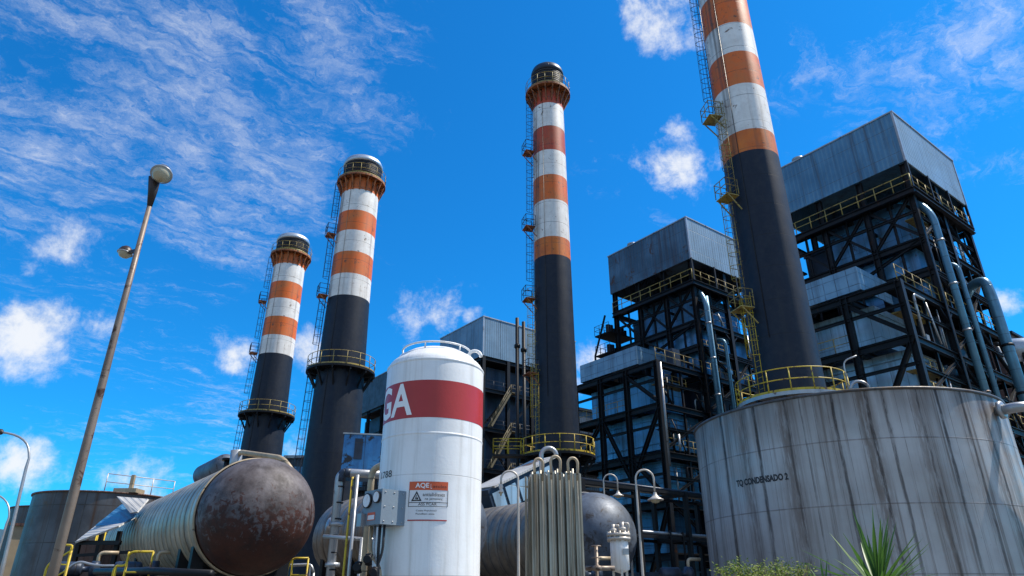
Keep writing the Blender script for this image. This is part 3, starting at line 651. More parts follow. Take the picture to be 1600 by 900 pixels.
# turbine hall and low plant far behind
p = at(458, 712, 100)
hall = thing('turbine_hall', 'low dark hall with pale edge, seen between the two left chimneys', 'industrial building', (-33,100,0), RZ*0)
q = MB(); q.bx((0,0,0),(18,14,p.z-.4)); hw = q.build('wall', M['clad_dark'], hall)
q = MB(); q.bx((-.4,-.4,p.z-.4),(18.4,14.4,p.z)); q.build('roof', M['galv'], hall)
q = MB()
for i in range(6): q.bx((1.2+i*2.8,-.06,p.z-4.4),(3.0+i*2.8,.02,p.z-1.6))
q.build('window_band', M['casing'], hall)
q = MB()
for z in (5,10,15):
    q.bx((-1.2,-1.4,z),(18,-.02,z+.15)); line_rail(q, (-1.2,-1.4,z+.15), (18,-1.4,z+.15), 1.2, .05, 2)
for x in (-1.1,4,9,14): q.beam((x,-1.3,0),(x,-1.3,p.z-1), .25)
q.build('gallery', M['black_steel'], hall)
o = thing('bunker_building', 'dark plain bunker block in the gap between the red-topped chimney and the rust-hooded boiler house', 'industrial building', (10.5,104,0), RZ)
MB().bx((0,0,0),(14,10,28)).build('wall', M['clad_dark'], o)
q = MB(); q.bx((-.3,-.3,28),(14.3,10.3,28.4)); q.build('roof', M['black_steel'], o)
q = MB()
for z in (6,12,18,24): q.bx((-1.3,-1.3,z),(14,-.02,z+.15)); q.bx((-1.3,-.02,z),(-.02,10,z+.15)); line_rail(q, (-1.3,-1.3,z+.15), (14,-1.3,z+.15), 1.2, .05, 2); line_rail(q, (-1.3,-1.3,z+.15), (-1.3,10,z+.15), 1.2, .05, 2)
for x in (-1.2,6,13): q.beam((x,-1.25,0),(x,-1.25,24), .3)
q.build('gallery', M['black_steel'], o)
pq = Vector((20.35,68.6,0))+B_*15-A_*32
o = thing('machine_hall', 'long low dark hall behind the two rightmost boiler houses', 'industrial building', pq, RZ)
MB().bx((0,0,0),(14,70,10)).build('wall', M['clad_dark'], o); MB().bx((-.3,-.3,10),(14.3,70.3,10.4)).build('roof', M['galv'], o)
# blue sheet duct house by the second chimney
p0 = at(538,678,60); 
duct = thing('duct_house', 'patched blue sheet-metal duct house beside the second chimney', 'duct house', (p0.x,60,0), R(12))
zt = p0.z; zb = at(540,742,60).z
q = MB(); q.bx((0,0,zb),(3.3,3.5,zt)); o = q.build('casing', M['blue_sheet'], duct)
q = MB(); q.bx((-.1,-.1,zt),(3.4,3.6,zt+.12)); q.build('roof', M['galv'], duct)
q = MB()
for x, y in ((.2,.2),(3.1,.2),(.2,3.3),(3.1,3.3)): q.beam((x,y,0),(x,y,zb), .3)
q.build('support_frame', M['black_steel'], duct)
q = MB(); q.bx((1.0,-.1,zb+1.4),(1.7,-.004,zb+3.2)); q.build('hatch', M['casing_dark'], duct)

# ------------------------------------------------------------------ condensate tank on the right
TX, TY, TR, TZ = 13.15, 27.0, 5.6, 7.9
tk = thing('storage_tank', 'huge rust-streaked grey condensate tank lettered TQ CONDENSADO 2', 'storage tank', (TX,TY,0))
MB().lathe([(TR,0),(TR,2),(TR,4),(TR,6),(TR,TZ)], 128).build('shell', M['tank_big'], tk)
q = MB(); q.lathe([(TR-.01,TZ-.09),(TR+.05,TZ-.08),(TR+.05,TZ),(TR-.1,TZ+.02),(0,TZ+.5)], 96); q.build('roof', M['tank_left'], tk)
fac = math.atan2(-TY, -TX)
def tank_az(px, py):
    """angle round the tank where the photo shows this pixel"""
    d = pdir(px, py); dx, dy = d.x, d.y; n = math.hypot(dx, dy); dx /= n; dy /= n
    b = dx*TX+dy*TY; cc = TX*TX+TY*TY-TR*TR; s = b-math.sqrt(max(0, b*b-cc)); return math.atan2(dy*s-TY, dx*s-TX), s*n, d
a0, s0, d0 = tank_az(1152, 762); a1, s1, d1 = tank_az(1233, 752)
h0 = CAMZ+d0.z/math.hypot(d0.x, d0.y)*math.hypot(*(TX+TR*math.cos(a0), TY+TR*math.sin(a0)))
q = MB(); wrap_text(q, 'TQ CONDENSADO 2', (a1-a0)*TR, .27, TR+.008, a0, h0-.02, bold=.045); q.build('lettering', M['black_mark'], tk)
# outlet pipe at the rim and small hoop vent
a2, _, _ = tank_az(1556, 640); n = Vector((math.cos(a2), math.sin(a2), 0)); tx = Vector((-n.y, n.x, 0))
pb = n*TR+Vector((0,0,7.35))
q = MB(); q.tube(fillet([pb-n*.1, pb+n*.75, pb+n*.95+tx*.5, pb+n*1.0+tx*1.1+Vector((0,0,-.7)), pb+n*1.0+tx*1.1+Vector((0,0,-7.2))], .5), .17, 16)
q.lathe([(.17,.1),(.3,.1),(.3,.22),(.17,.22)], 16, c=pb, axis=n); q.build('outlet_pipe', M['galv'], tk)
a3, _, _ = tank_az(1348, 613); n = Vector((math.cos(a3), math.sin(a3), 0)); tx = Vector((-n.y, n.x, 0))
q = MB(); q.tube(arc(n*(TR-.3)+Vector((0,0,TZ+.05)), .28, tx, (0,0,1), 0, math.pi), .05, 8); q.build('vent_hoop', M['galv'], tk)

# ------------------------------------------------------------------ tanks far left
for (px0, px1, py, D, lab, r_) in ((62,262,768,52,'wide brown-streaked storage tank behind the left lamp post, handrail on its roof',4.8), (26,110,789,66,'darker storage tank just showing left of the wide brown-streaked tank',4.6)):
    pl = at(px0, py, D); c = Vector((pl.x+r_*1.12, D, 0)); h = pl.z-.55
    o = thing('storage_tank', lab, 'storage tank', c, 0)
    MB().lathe([(r_,0),(r_,2.4),(r_,4.8),(r_,h)], 72).build('shell', M['tank_left'], o)
    MB().lathe([(r_+.02,h-.12),(r_+.1,h-.1),(r_+.1,h),(0,h+.35)], 72).build('roof', M['brown_sheet'], o)
    if D == 52:
        q = MB(); e0 = Vector((r_*.35,-r_*.80,h+.1)); e1 = Vector((r_*.98,-r_*.05,h+.1))
        line_rail(q, e0, e1, 1.15, .03, 1.6); q.build('roof_rail', M['pale_shade'], o)
        q = MB(); q.beam((r_*.62,-r_*.6,h-.3),(r_*.62,-r_*.6,h+1.3), .22); q.bx((r_*.45,-r_*.75,h+.02),(r_*.78,-r_*.5,h+.3)); q.build('roof_nozzle', M['pipe_cream'], o)
        q = MB(); ladder(q, r_, r_, R(302), .5, h-2.4, w=.7, r=.06, dep=.9); q.build('ladder', Y, o)

# ------------------------------------------------------------------ horizontal tanks
HT = 'horizontal tanks on saddles'
def htank(label, x, y, zc, r, L, shell, head, bulge=1.0, bare=.55):
    o = thing('horizontal_tank', label, 'horizontal tank', (x,y,0), RZ, HT)
    prof = [(r,0.0)]; k = .56; n = int(L/k)
    for i in range(n):
        yy = i*k; prof += [(r,yy+.03),(r+.012,yy+.05),(r+.012,yy+k-.05),(r,yy+k-.03)]
    prof.append((r,L))
    MB().lathe(prof, 72, c=(0,0,zc), axis=(0,1,0)).build('shell', shell, o)
    hp = [(r-.015, .02), (r-.015, -bare)]+[((r-.015)*math.cos(t), -bare-bulge*r*math.sin(t)) for t in [math.pi/2*i/20 for i in range(1, 20)]]+[(.001, -bare-bulge*r)]
    MB().lathe(hp, 72, c=(0,0,zc), axis=(0,1,0)).build('front_head', head, o)
    hp = [(r-.015, L-.02)]+[((r-.015)*math.cos(t), L+.55*r*math.sin(t)) for t in [math.pi/2*i/12 for i in range(1, 12)]]+[(.001, L+.55*r)]
    MB().lathe(hp, 48, c=(0,0,zc), axis=(0,1,0)).build('rear_head', shell, o)
    q = MB(); q.lathe([(r+.012,-.02),(r+.05,-.02),(r+.05,.10),(r+.012,.10)], 72, c=(0,0,zc), axis=(0,1,0)); q.build('end_band', M['pipe_cream'] if shell is M['lagging'] else M['ladder_steel'], o)
    for yy in (.25*L*.5, .55*L, .9*L, .03*L):
        q = MB(); t = .28; pts = []
        for s in (-1, 1): q.bx((s*r*.55-.16, yy, 0), (s*r*.55+.16, yy+t, zc-r*.7))
        q.bx((-r*.86, yy, zc-r*.98), (-r*.5, yy+t, zc-r*.25)); q.bx((r*.5, yy, zc-r*.98), (r*.86, yy+t, zc-r*.25)); q.bx((-r*.5, yy, zc-r*1.15), (r*.5, yy+t, zc-r*.95))
        q.build('saddle', M['black_steel'], o)
    return o
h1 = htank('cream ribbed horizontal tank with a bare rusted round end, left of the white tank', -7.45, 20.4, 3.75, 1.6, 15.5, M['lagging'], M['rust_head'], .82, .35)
h2 = htank('horizontal tank in dull ribbed lagging passing behind the white tank', -2.35, 23.75, 3.75, 1.55, 7.2, M['lagging_dark'], M['blue_head'], .7, .2)
h3 = htank('horizontal tank with a smooth slate-blue round end, behind the finned vaporizer', 2.95, 27.7, 3.7, 1.65, 11, M['lagging_dark'], M['blue_head'], .95, .35)
q = MB(); q.lathe([(.34,0),(.34,.1),(.0,.16)], 24, c=(-1.53,5.6,4.05), axis=(-1,0,.1)); q.build('manhole', M['galv'], h2)
for f in (h1, h2):
    q = MB(); q.tube([(-.2,3,5.2),(-.2,3,5.75)], .12, 10); q.lathe([(.2,5.72),(.2,5.8)], 12, c=(-.2,3,0), cap=(True,True)); q.build('nozzle', M['black_steel'], f)
# pipe over the rusted tank
q = MB(); pts = fillet([at(366,735,22.5), at(372,706,22.5), at(442,716,20.9), at(458,738,20.7)], .35)
o = thing('overhead_pipe', 'short cream pipe bent over the top of the rusted tank end', 'pipe', at(372,735,22.5))
q.off = o.location; q.tube(pts, .085, 12); q.build('pipe', M['pipe_cream'], o)
q = MB(off=o.location); q.tube([at(366,740,22.5), at(370,704,22.5)], .19, 14); q.build('stub', M['galv'], o)
# dark drum behind
p = at(352,728,36); o = thing('drum', 'dark round-ended drum peeping over the rusted tank', 'drum', (p.x,36,0), RZ)
q = MB(); rr = .62; q.lathe([(.001,-rr*.7)]+[(rr*math.cos(t), -rr*.7*math.sin(t)) for t in [R(80),R(60),R(40),R(20),0]]+[(rr,4),(.001,4.4)], 32, c=(0,0,p.z), axis=(0,1,0)); q.build('shell', M['blue_head'], o)
q = MB(); q.beam((0,.4,0),(0,.4,p.z-.4), .3); q.beam((0,3.4,0),(0,3.4,p.z-.4), .3); q.build('support', M['black_steel'], o)

# ------------------------------------------------------------------ white gas tank
WX, WY, WR = -1.92, 16.3, 1.2
wt = thing('gas_tank', 'tall white upright gas tank with red band lettered GA', 'gas tank', (WX,WY,0))
zs = 6.95
prof = [(WR,.35),(WR,3),(WR,zs-.5),(WR,zs-.25)]+[((WR-.35)+.35*math.cos(t), zs-.25+.35*math.sin(t)) for t in [R(12*i) for i in range(1,6)]]
prof += [(.95,zs+.15),(.7,zs+.30),(.4,zs+.39),(.001,zs+.42)]
MB().lathe(prof, 96).build('vessel', M['white_tank'], wt)
q = MB(); q.lathe([(WR-.001,zs-.22),(WR+.012,zs-.20),(WR+.012,zs-.17),(WR-.001,zs-.15)], 96); q.build('weld_ring', M['white_tank'], wt); q = MB(); q.lathe([(WR-.001,4.98),(WR+.01,5.0),(WR+.01,5.02),(WR-.001,5.04)], 96); q.build('weld_ring', M['white_tank'], wt)
fac = math.atan2(-WY, -WX)+2*math.pi
q = MB(); q.lathe([(WR+.004,5.36),(WR+.004,6.24)], 96); band = q.build('red_band', M['red_band'], wt)
q = MB(); wrap_text(q, 'GA', R(60)*WR, .78, WR+.009, fac-R(84), 5.42, bold=.02); q.build('lettering', M['white_mark'], band)
q = MB(); wrap_text(q, '1788', R(22)*WR, .15, WR+.006, fac-R(68), 4.08); q.build('stencil', M['black_mark'], wt)
# warning sign
az = fac-R(22); W_ = .86
q = MB(); wrap_patch(q, WR+.006, az, W_, 3.12, 3.94); sg = q.build('sign', M['sign_white'], wt)
q = MB(); wrap_patch(q, WR+.010, az, W_, 3.76, 3.94); q.build('sign_header', M['orange_mark'], sg); q = MB(); wrap_patch(q, WR+.010, az, W_, 3.125, 3.15); q.build('sign_rule', M['red_band'], sg)
q = MB(); wrap_text(q, 'AQE', .30, .12, WR+.014, az+.14/WR, 3.79, bold=.02); wrap_text(q, 'L', .0301, .10, WR+.014, az+.47/WR, 3.79); q.build('header_lettering', M['white_mark'], sg)
q = MB()
for b_, x_, w_, z_, h_ in (('antialidisses',.31,.48,3.63,.075),('na jamoneç',.36,.38,3.54,.06),('ASS PCAR',.22,.40,3.44,.055),('Catata Populsoo3',.18,.44,3.31,.04),('Fundlaci sisia',.18,.40,3.25,.035)):
    wrap_text(q, b_, w_, h_, WR+.012, az+x_/WR, z_)
wrap_text(q, 'asoles', .3, .06, WR+.014, az+.52/WR, 3.81)
for x_, w_, z0, z1 in ((0,W_,3.495,3.507),(0,W_,3.415,3.425),(0,.012,3.42,3.76),(W_-.012,.012,3.42,3.76)): wrap_patch(q, WR+.011, az+x_/WR, w_, z0, z1)
def cylpt(x_, z_, r_=WR+.012): an = az+x_/WR; return (r_*math.cos(an), r_*math.sin(an), z_)
tri = [(.06,3.53),(.29,3.53),(.175,3.74)]; tin = [(.105,3.555),(.245,3.555),(.175,3.69)]
q.add([cylpt(*t) for t in tri]+[cylpt(*t) for t in tin], [(0,1,4,3),(1,2,5,4),(2,0,3,5)])
q.add([cylpt(*t) for t in ((.14,3.565),(.16,3.565),(.185,3.65),(.17,3.655))]+[cylpt(*t) for t in ((.17,3.565),(.215,3.565),(.21,3.60),(.18,3.61))], [(0,1,2,3),(4,5,6,7)])
q.build('sign_lettering', M['black_mark'], sg)
q = MB(); q.tube([(.86*math.cos(a), .86*math.sin(a), zs+.36) for a in [2*math.pi*i/40 for i in range(41)]], .024, 8)
for i in range(6): an = 2*math.pi*i/6+.3; q.tube([(.86*math.cos(an),.86*math.sin(an),zs+.18),(.86*math.cos(an),.86*math.sin(an),zs+.36)], .02, 6)
q.tube(arc((.98,-.2,zs+.18), .16, (1,0,0), (0,0,1), 0, math.pi), .045, 8); q.build('top_rail', M['white_tank'], wt)
# skirt legs
for k in range(4):
    an = R(45+90*k); q = MB(); q.beam((.95*math.cos(an),.95*math.sin(an),0),(.95*math.cos(an),.95*math.sin(an),.6), .22); q.build('leg', M['white_tank'], wt)
q = MB(); wrap_patch(q, WR+.05, fac+R(6), .16, 2.0, 2.22); q.build('lug', M['white_tank'], wt)
# control box
e = Vector((-2.74-WX, 14.72-WY, 0)); bz0, bz1 = 3.03, 3.74; l_ = Vector((-.707,.707,0)); r_ = Vector((.707,.707,0))
q = MB(); f0, f1, f2, f3 = e, e+r_*.62, e+r_*.62+l_*.66, e+l_*.66
vs = [f+Vector((0,0,z)) for z in (bz0,bz1) for f in (f0,f1,f2,f3)]
q.add(vs, [(3,2,1,0),(4,5,6,7),(0,1,5,4),(1,2,6,5),(2,3,7,6),(3,0,4,7)]); cb = q.build('control_box', M['box_grey'], wt)
nl = Vector((-.707,-.707,0))
for z in (bz0+.06, (bz0+bz1)/2, bz1-.06):
    for s in (.08, .31, .54): q = MB(); q.lathe([(.016,0),(.016,.012),(.001,.014)], 8, c=f0+r_*s+Vector((0,0,z)), axis=(.707,-.707,0)); q.build('bolt', M['galv'], cb)
for (s, z, rr) in ((.50,3.53,.15),(.15,3.58,.12)):
    c = f0+l_*s+Vector((0,0,z)); q = MB(); q.lathe([(rr*.2,.0),(rr,.0),(rr*1.05,.05),(rr*.9,.055)], 28, c=c, axis=nl); g = q.build('gauge', M['black_mark'], cb)
    q = MB(); q.lathe([(rr*.9,.052),(.001,.053)], 28, c=c, axis=nl); q.beam(c+nl*.056-Vector((0,0,.01)), c+nl*.056+Vector((.03,-.03,rr*.6)), .012, .004, 0); q.build('dial', M['sign_white'], g)
q = MB(); c = f0+l_*.34+Vector((0,0,3.2)); vv = [c+l_*sx*.14+Vector((0,0,sz*.08))+nl*.006 for sx, sz in ((1,-1),(-1,-1),(-1,1),(1,1))]; q.add(vv, [(0,1,2,3)]); lb = q.build('box_label', M['orange_mark'], cb)
q = MB(); vv = [c+l_*sx*.12+Vector((0,0,-.02+sz*.045))+nl*.009 for sx, sz in ((1,-1),(-1,-1),(-1,1),(1,1))]; q.add(vv, [(0,1,2,3)]); q.build('label_panel', M['sign_white'], lb)
q = MB(); q.box(f0+l_*.62+nl*.06+Vector((0,0,3.14)), (.12,.16,.26), R(45)); q.build('side_box', M['galv'], cb)
# hoses and valves under the box
for k, (s, col) in enumerate(((.12,'black_mark'),(.28,'black_mark'),(.46,'galv'),(.6,'pipe_cream'))):
    c = f0+l_*s+r_*.2
    q = MB(); q.tube(fillet([c+Vector((0,0,bz0)), c+Vector((0,0,2.5)), c+Vector((-.1+.12*k,.02,2.2)), c+Vector((-.1+.12*k,.02,.1))], .15), .028+.006*(k % 2), 8); q.build('hose', M[col], wt)
q = MB()
for k, (dx, z) in enumerate(((.0,2.35),(.14,2.1),(.05,1.9),(-.2,2.2))):
    c = f0+l_*.3+Vector((dx,0,z)); q.lathe([(.03,-.12),(.08,-.1),(.05,0),(.08,.1),(.03,.12)], 12, c=c); q.tube([c, c+Vector((0,-.15,0))], .02, 6); q.lathe([(.07,0),(.09,.01),(.07,.02)], 12, c=c+Vector((0,-.15,0)), axis=(0,-1,0), cap=(True,True))
q.build('valve', M['black_steel'], wt)

# ------------------------------------------------------------------ finned vaporizer
p = at(872,890,17); vz = at(872,731,17).z
vp = thing('vaporizer', 'bundle of upright finned aluminium tubes with looped tops, right of the white tank', 'vaporizer', (p.x,17,0), R(8))
xs = (-.52,-.31,-.10,.12,.33,.53); heights = (0,.0,.03,.06,.02,.05)
rg = random.Random(5)
cols = []
for j, y in enumerate((0,.34,.68)):
    for i, x in enumerate(xs):
        xx = x+rg.uniform(-.02,.02); top = vz+heights[i]-.06*rg.random(); q = MB()
        q.tube([(xx,y,.3),(xx,y,top)], .028, 8, cap=True)
        for k in range(4):
            an = R(45*(2*k)+rg.uniform(-6,6)+20); d = Vector((math.cos(an), math.sin(an), 0))
            q.slabquad([Vector((xx,y,.6))+d*.02, Vector((xx,y,.6))+d*.10, Vector((xx,y,top-.12))+d*.10, Vector((xx,y,top-.12))+d*.02], .006)
        q.build('finned_tube', M['alu_fin'], vp); cols.append((xx,y,top))
for i0, i1, hh in ((0,1,.12),(2,3,.13),(4,5,.1)):
    a, b = cols[i0], cols[i1]; mid = (Vector((a[0],a[1],max(a[2],b[2])))+Vector((b[0],b[1],max(a[2],b[2]))))/2; rad_ = (b[0]-a[0])/2
    pts = [Vector((a[0],a[1],a[2]-.3))]+[mid+Vector((-rad_*1.15*math.cos(t), 0, rad_*1.3*math.sin(t)+hh)) for t in [math.pi*k/12 for k in range(13)]]+[Vector((b[0],b[1],b[2]-.3))]
    q = MB(); q.tube(pts, .036, 10); q.build('top_loop', M['pipe_cream'], vp)
q = MB(); q.tube([(-.22,.7,vz-.6)]+[Vector((-.02,.7,vz+.42))+Vector((-.2*math.cos(t),0,.2*math.sin(t))) for t in [math.pi*k/12 for k in range(13)]], .06, 12); q.build('header_pipe', M['galv'], vp)
q = MB()
for z in (1.1,vz-.35): q.beam((-.6,.84,z),(.62,.84,z), .03, .05)
for x, y in ((-.62,.8),(.64,.8)): q.beam((x,y,0),(x,y,vz-.1), .05)
q.build('frame', M['alu_fin'], vp)

# ------------------------------------------------------------------ pipes
def pipe(label, pts, r, m, fl=.3, flanges=(), name='pipe_run', group=None):
    base = Vector((pts[0][0], pts[0][1], 0)); o = thing(name, label, 'pipe', base, 0, group)
    q = MB(off=base); q.tube(fillet(pts, fl), r, 14); q.build('pipe', M[m], o)
    if flanges:
        q = MB(off=base)
        for c, ax in flanges: q.lathe([(r,-.05),(r*1.7,-.05),(r*1.7,.05),(r,.05)], 14, c=c, axis=ax)
        q.build('flange', M['galv'], o)
    return o
b_ = at(517,905,19.0); t_ = at(531,738,19.0)
pipe('silver-lagged pipe rising beside the second horizontal tank and turning right', [(b_.x,19,0), (t_.x,19,t_.z), (at(606,743,19).x,19,t_.z-.08)], .115, 'galv', .22, [((b_.x+.0,19,3.4),(0,0,1)),((b_.x,19,2.4),(0,0,1))])
lp_ = [o_ for o_ in bpy.data.objects if o_.get('label','').startswith('silver-lagged')][0]
for k in range(9):
    z = 1.0+.42*k
    if z < t_.z-.3: MB().lathe([(.116,z),(.121,z),(.121,z+.035),(.116,z+.035)], 14).build('strap', M['black_steel'], lp_)
MB().tube(fillet([(0,0,t_.z-.26),(0,0,t_.z),(.26,0,t_.z-.02)], .2), .124, 14).build('elbow', M['casing_dark'], lp_)
g_ = at(578,775,17.8); pipe('cream pipe with a bent top entering the white tank above its control box', [(g_.x,17.8,0), (g_.x,17.8,at(578,735,17.8).z), (g_.x+.25,17.7,at(578,728,17.8).z), (g_.x+.7,17.2,at(578,728,17.8).z)], .085, 'pipe_cream', .2)
for k, (px, top, r_, m_) in enumerate(((551,745,.03,'yellow'),(559,742,.045,'galv'),(566,840,.05,'galv'))):
    q_ = at(px,top,18.2); pipe(('thin yellow conduit','thin grey conduit','stubby grey conduit')[k]+' upright between the lagged pipe and the control box', [(q_.x,18.2,0),(q_.x,18.2,q_.z)], r_, m_, .1)
pipe('horizontal grey pipe crossing under the silver-lagged pipe to the white tank', [at(505,838,18.5), at(603,845,18.5)], .05, 'galv', .1)
pipe('thick cream pipe from the second tank to the white tank', [at(560,741,20.5), at(640,741,20.5)], .10, 'pipe_cream', .1)

# gooseneck lamps
def gooseneck(label, px, py_top, side, Yd, span, head=True):
    b = at(px, 880, Yd); t = at(px, py_top, Yd); ra = span/2
    o = thing('gooseneck_lamp', label, 'lamp', (b.x,Yd,0), 0, 'gooseneck yard lamps')
    ztop = t.z-ra
    pts = [(0,0,0),(0,0,1),(0,0,ztop)]+[Vector((side*ra,0,ztop))+Vector((-side*ra*math.cos(a),0,ra*math.sin(a))) for a in [math.pi*i/14 for i in range(1,15)]]
    drop = .45 if head else .15
    pts.append((side*span,0,ztop-drop))
    q = MB(); q.tube(pts, [.05,.05]+[.032]*(len(pts)-2), 8); q.build('pole', M['pale_shade'], o)
    zc = ztop-drop; hs = .26 if head else .07
    q = MB(); q.lathe([(.05,.02),(.07,-.06),(hs*.55,-.14),(hs,-.2),(hs,-.24),(hs*.8,-.22)], 28, c=(side*span,0,zc)); sh = q.build('lamp_shade', M['pale_shade'], o)
    q = MB(); q.lathe([(.001,-.33),(hs*.45,-.30),(hs*.62,-.23)], 20, c=(side*span,0,zc)); q.build('lamp_glass', M['lamp_glass'], sh)
    return o
gooseneck('gooseneck lamp rising behind the slate-blue tank end', 950, 741, 1, 33, .66)
gooseneck('gooseneck lamp on its own tall pole, nearest the condensate tank', 1003, 734, 1, 23.0, .60)
gooseneck('thin hoop pipe curving left between the white tank and the vaporizer', 810, 736, -1, 21.0, .52, False)  # a hoop pipe, built with the lamp shape and a tiny head

# white vessel with valves at lower right of tank three
p = at(970,895,19); vv = thing('filter_vessel', 'small white upright vessel with valves on its head, below the slate-blue tank end', 'pressure vessel', (p.x,19,0))
zt = at(970,838,19).z; zb = at(970,890,19).z
q = MB(); q.lathe([(.001,zb-.1),(.15,zb-.05),(.24,zb),(.24,zt-.05),(.20,zt),(.001,zt+.02)], 32); q.build('vessel', M['white_tank'], vv)
q = MB(); q.lathe([(.24,zt-.1),(.31,zt-.1),(.31,zt-.03),(.24,zt-.03),(.24,zt+.0),(.31,zt),(.31,zt+.07),(.001,zt+.08)], 28)
for i in range(12): an = 2*math.pi*i/12; q.lathe([(.025,zt-.14),(.025,zt+.12)], 6, c=(.28*math.cos(an),.28*math.sin(an),0), cap=(True,True))
q.build('flange', M['pale_shade'], vv)
for x_, h_ in ((-.13,.30),(.12,.36)):
    q = MB(); q.tube([(x_,0,zt),(x_,0,zt+h_)], .05, 10); q.lathe([(.05,zt+h_*.35),(.10,zt+h_*.4),(.10,zt+h_*.6),(.05,zt+h_*.65)], 14, c=(x_,0,0)); q.tube(fillet([(x_,0,zt+h_*.9),(x_+.16,-.02,zt+h_*.9),(x_+.16,-.02,zt+h_*.3)], .05), .03, 8); q.build('valve', M['pale_shade'], vv)
q = MB()
for an in (30,150,270): q.beam((.2*math.cos(R(an)),.2*math.sin(R(an)),0),(.2*math.cos(R(an)),.2*math.sin(R(an)),zb+.05), .06)
q.build('leg', M['pale_shade'], vv)
q = MB(); q.bx((.05,-.27,zb+.35),(.2,-.22,zb+.5)); q.build('nameplate', M['galv'], vv)
# small brown valve stack to its left
p = at(933,890,18.6); o = thing('valve_stack', 'rusty valve stack with handwheels beside the small white vessel', 'valve', (p.x,18.6,0)); zt = at(933,852,18.6).z
q = MB(); q.tube([(0,0,0),(0,0,zt)], .05, 10); q.tube([(-.3,0,zt-.55),(.45,0,zt-.55)], .06, 10); q.build('body', M['lamp_metal'], o)
for z in (zt-.02, zt-.3):
    q = MB(); q.tube([(.12*math.cos(a),.12*math.sin(a),z) for a in [2*math.pi*i/20 for i in range(21)]], .016, 6); q.beam((-.12,0,z),(.12,0,z), .015); q.beam((0,-.12,z),(0,.12,z), .015); q.build('handwheel', M['lamp_metal'], o)
q = MB(); q.lathe([(.05,zt-.62),(.13,zt-.6),(.13,zt-.5),(.05,zt-.48)], 16); q.build('flange', M['lamp_metal'], o)

# inclined conveyor gallery behind tank three
o = thing('conveyor_gallery', 'inclined grey gallery with windows climbing behind the third horizontal tank', 'conveyor', (at(772,775,34).x,34,0)); off = o.location
a_, b2_ = at(752,792,34), at(850,742,37)
q = MB(off=off); q.beam(a_, b2_, 1.6, 1.5); q.build('gallery_box', M['casing_dark'], o)
q = MB(off=off); up = Vector((0,0,.84)); q.beam(a_+up, b2_+up, 1.9, .10); q.build('roof', M['tin_roof'], o)
q = MB(off=off); n_ = (b2_-a_).normalized(); sd = Vector((n_.y,-n_.x,0)).normalized()
for i in range(5):
    c = a_.lerp(b2_, .04+.19*i)+sd*.82; q.beam(c, c+n_*.72, .04, 1.0)
q.build('window', M['casing_pale'], o)
q = MB(off=off)
for i in range(6): c = a_.lerp(b2_, .06+.18*i); q.beam((c.x,c.y,0),(c.x,c.y,c.z-.5), .2)
q.build('trestle', M['black_steel'], o)

# ------------------------------------------------------------------ lamps at left
p = at(77,890,12.0); tp = at(241,300,12.0)
lp = thing('street_lamp', 'tall rusty lamp post at the left with two lamp heads', 'street lamp', (-7.55,12,0))
q = MB(); q.tube([(0,0,0),(0,0,3.5),(.0,0,6.6),(.02,0,tp.z)], [.085,.08,.062,.045], 14); q.build('pole', M['lamp_metal'], lp)
q = MB(); q.tube([(.02,0,tp.z-.35),(.03,-.04,tp.z-.02),(.05,-.12,tp.z+.28)], [.05,.09,.12], 16); q.build('lamp_neck', M['lamp_dark'], lp)
hc = at(253,271,11.75)-Vector((-7.55,12,0)); ax = Vector((.16,-.50,-.85)).normalized()
def lamphead(c, ax, s, nm='lamp_head'):
    q = MB(); q.lathe([(.001,-.24*s),(.10*s,-.22*s),(.19*s,-.14*s),(.235*s,-.03*s),(.245*s,.03*s),(.235*s,.06*s)], 32, c=c, axis=ax); h = q.build(nm, M['lamp_dark'], lp)
    q = MB(); q.lathe([(.236*s,.02*s),(.262*s,.025*s),(.262*s,.06*s),(.22*s,.065*s)], 32, c=c, axis=ax); q.build('bezel', M['galv'], h)
    q = MB(); q.lathe([(.225*s,.05*s),(.20*s,.13*s),(.13*s,.20*s),(.001,.235*s)], 32, c=c, axis=ax); q.build('lens', M['lamp_glass'], h)
lamphead(hc, ax, .82)
c2_ = at(196,394,12.3)-Vector((-7.55,12,0)); lamphead(c2_, Vector((-.12,-.08,-1)).normalized(), .58)
q = MB(); q.beam(c2_+Vector((.05,0,-.02)), (.0,0,c2_.z-.12), .06); q.build('arm', M['lamp_dark'], lp)
for px, pb, top, Yd, lab in ((44,8,672,22,'thin curved street lamp at the far left edge, nearer of the two'),(13,-14,764,30,'thin curved street lamp at the far left edge, farther and lower of the two')):
    b = at(pb,900,Yd); t = at(px,top+45,Yd); zt = t.z
    o = thing('street_lamp', lab, 'street lamp', (b.x,Yd,0))
    pk = at(px-12,top+8,Yd); en = at(px-46,top+3,Yd); dx = t.x-b.x
    pts = [(0,0,0),(dx*.5,0,zt*.5),(dx*.95,0,zt*.95)]+[(dx+.02,0,zt+.02)]
    p3 = Vector((t.x-b.x,0,zt)); p4 = Vector((t.x-b.x-.05,0,pk.z+.02)); p5 = Vector((en.x-b.x,0,en.z))
    pts += [p3*(1-s)**2+p4*2*s*(1-s)+p5*s*s for s in [k/8 for k in range(1,9)]]
    q = MB(); q.tube(pts, [.07,.055,.045]+[.035]*(len(pts)-3), 8); q.build('pole', M['galv'], o)
    q = MB(); q.lathe([(.02,-.15),(.09,-.1),(.13,.15),(.09,.45),(.01,.5)], 14, c=p5, axis=(-1,0,-.05)); h = q.build('lamp_head', M['lamp_dark'], o)
    q = MB(); q.lathe([(.001,-.13),(.07,-.10),(.10,-.04)], 14, c=p5+Vector((-.2,0,-.02))); q.build('lens', M['lamp_glass'], h)

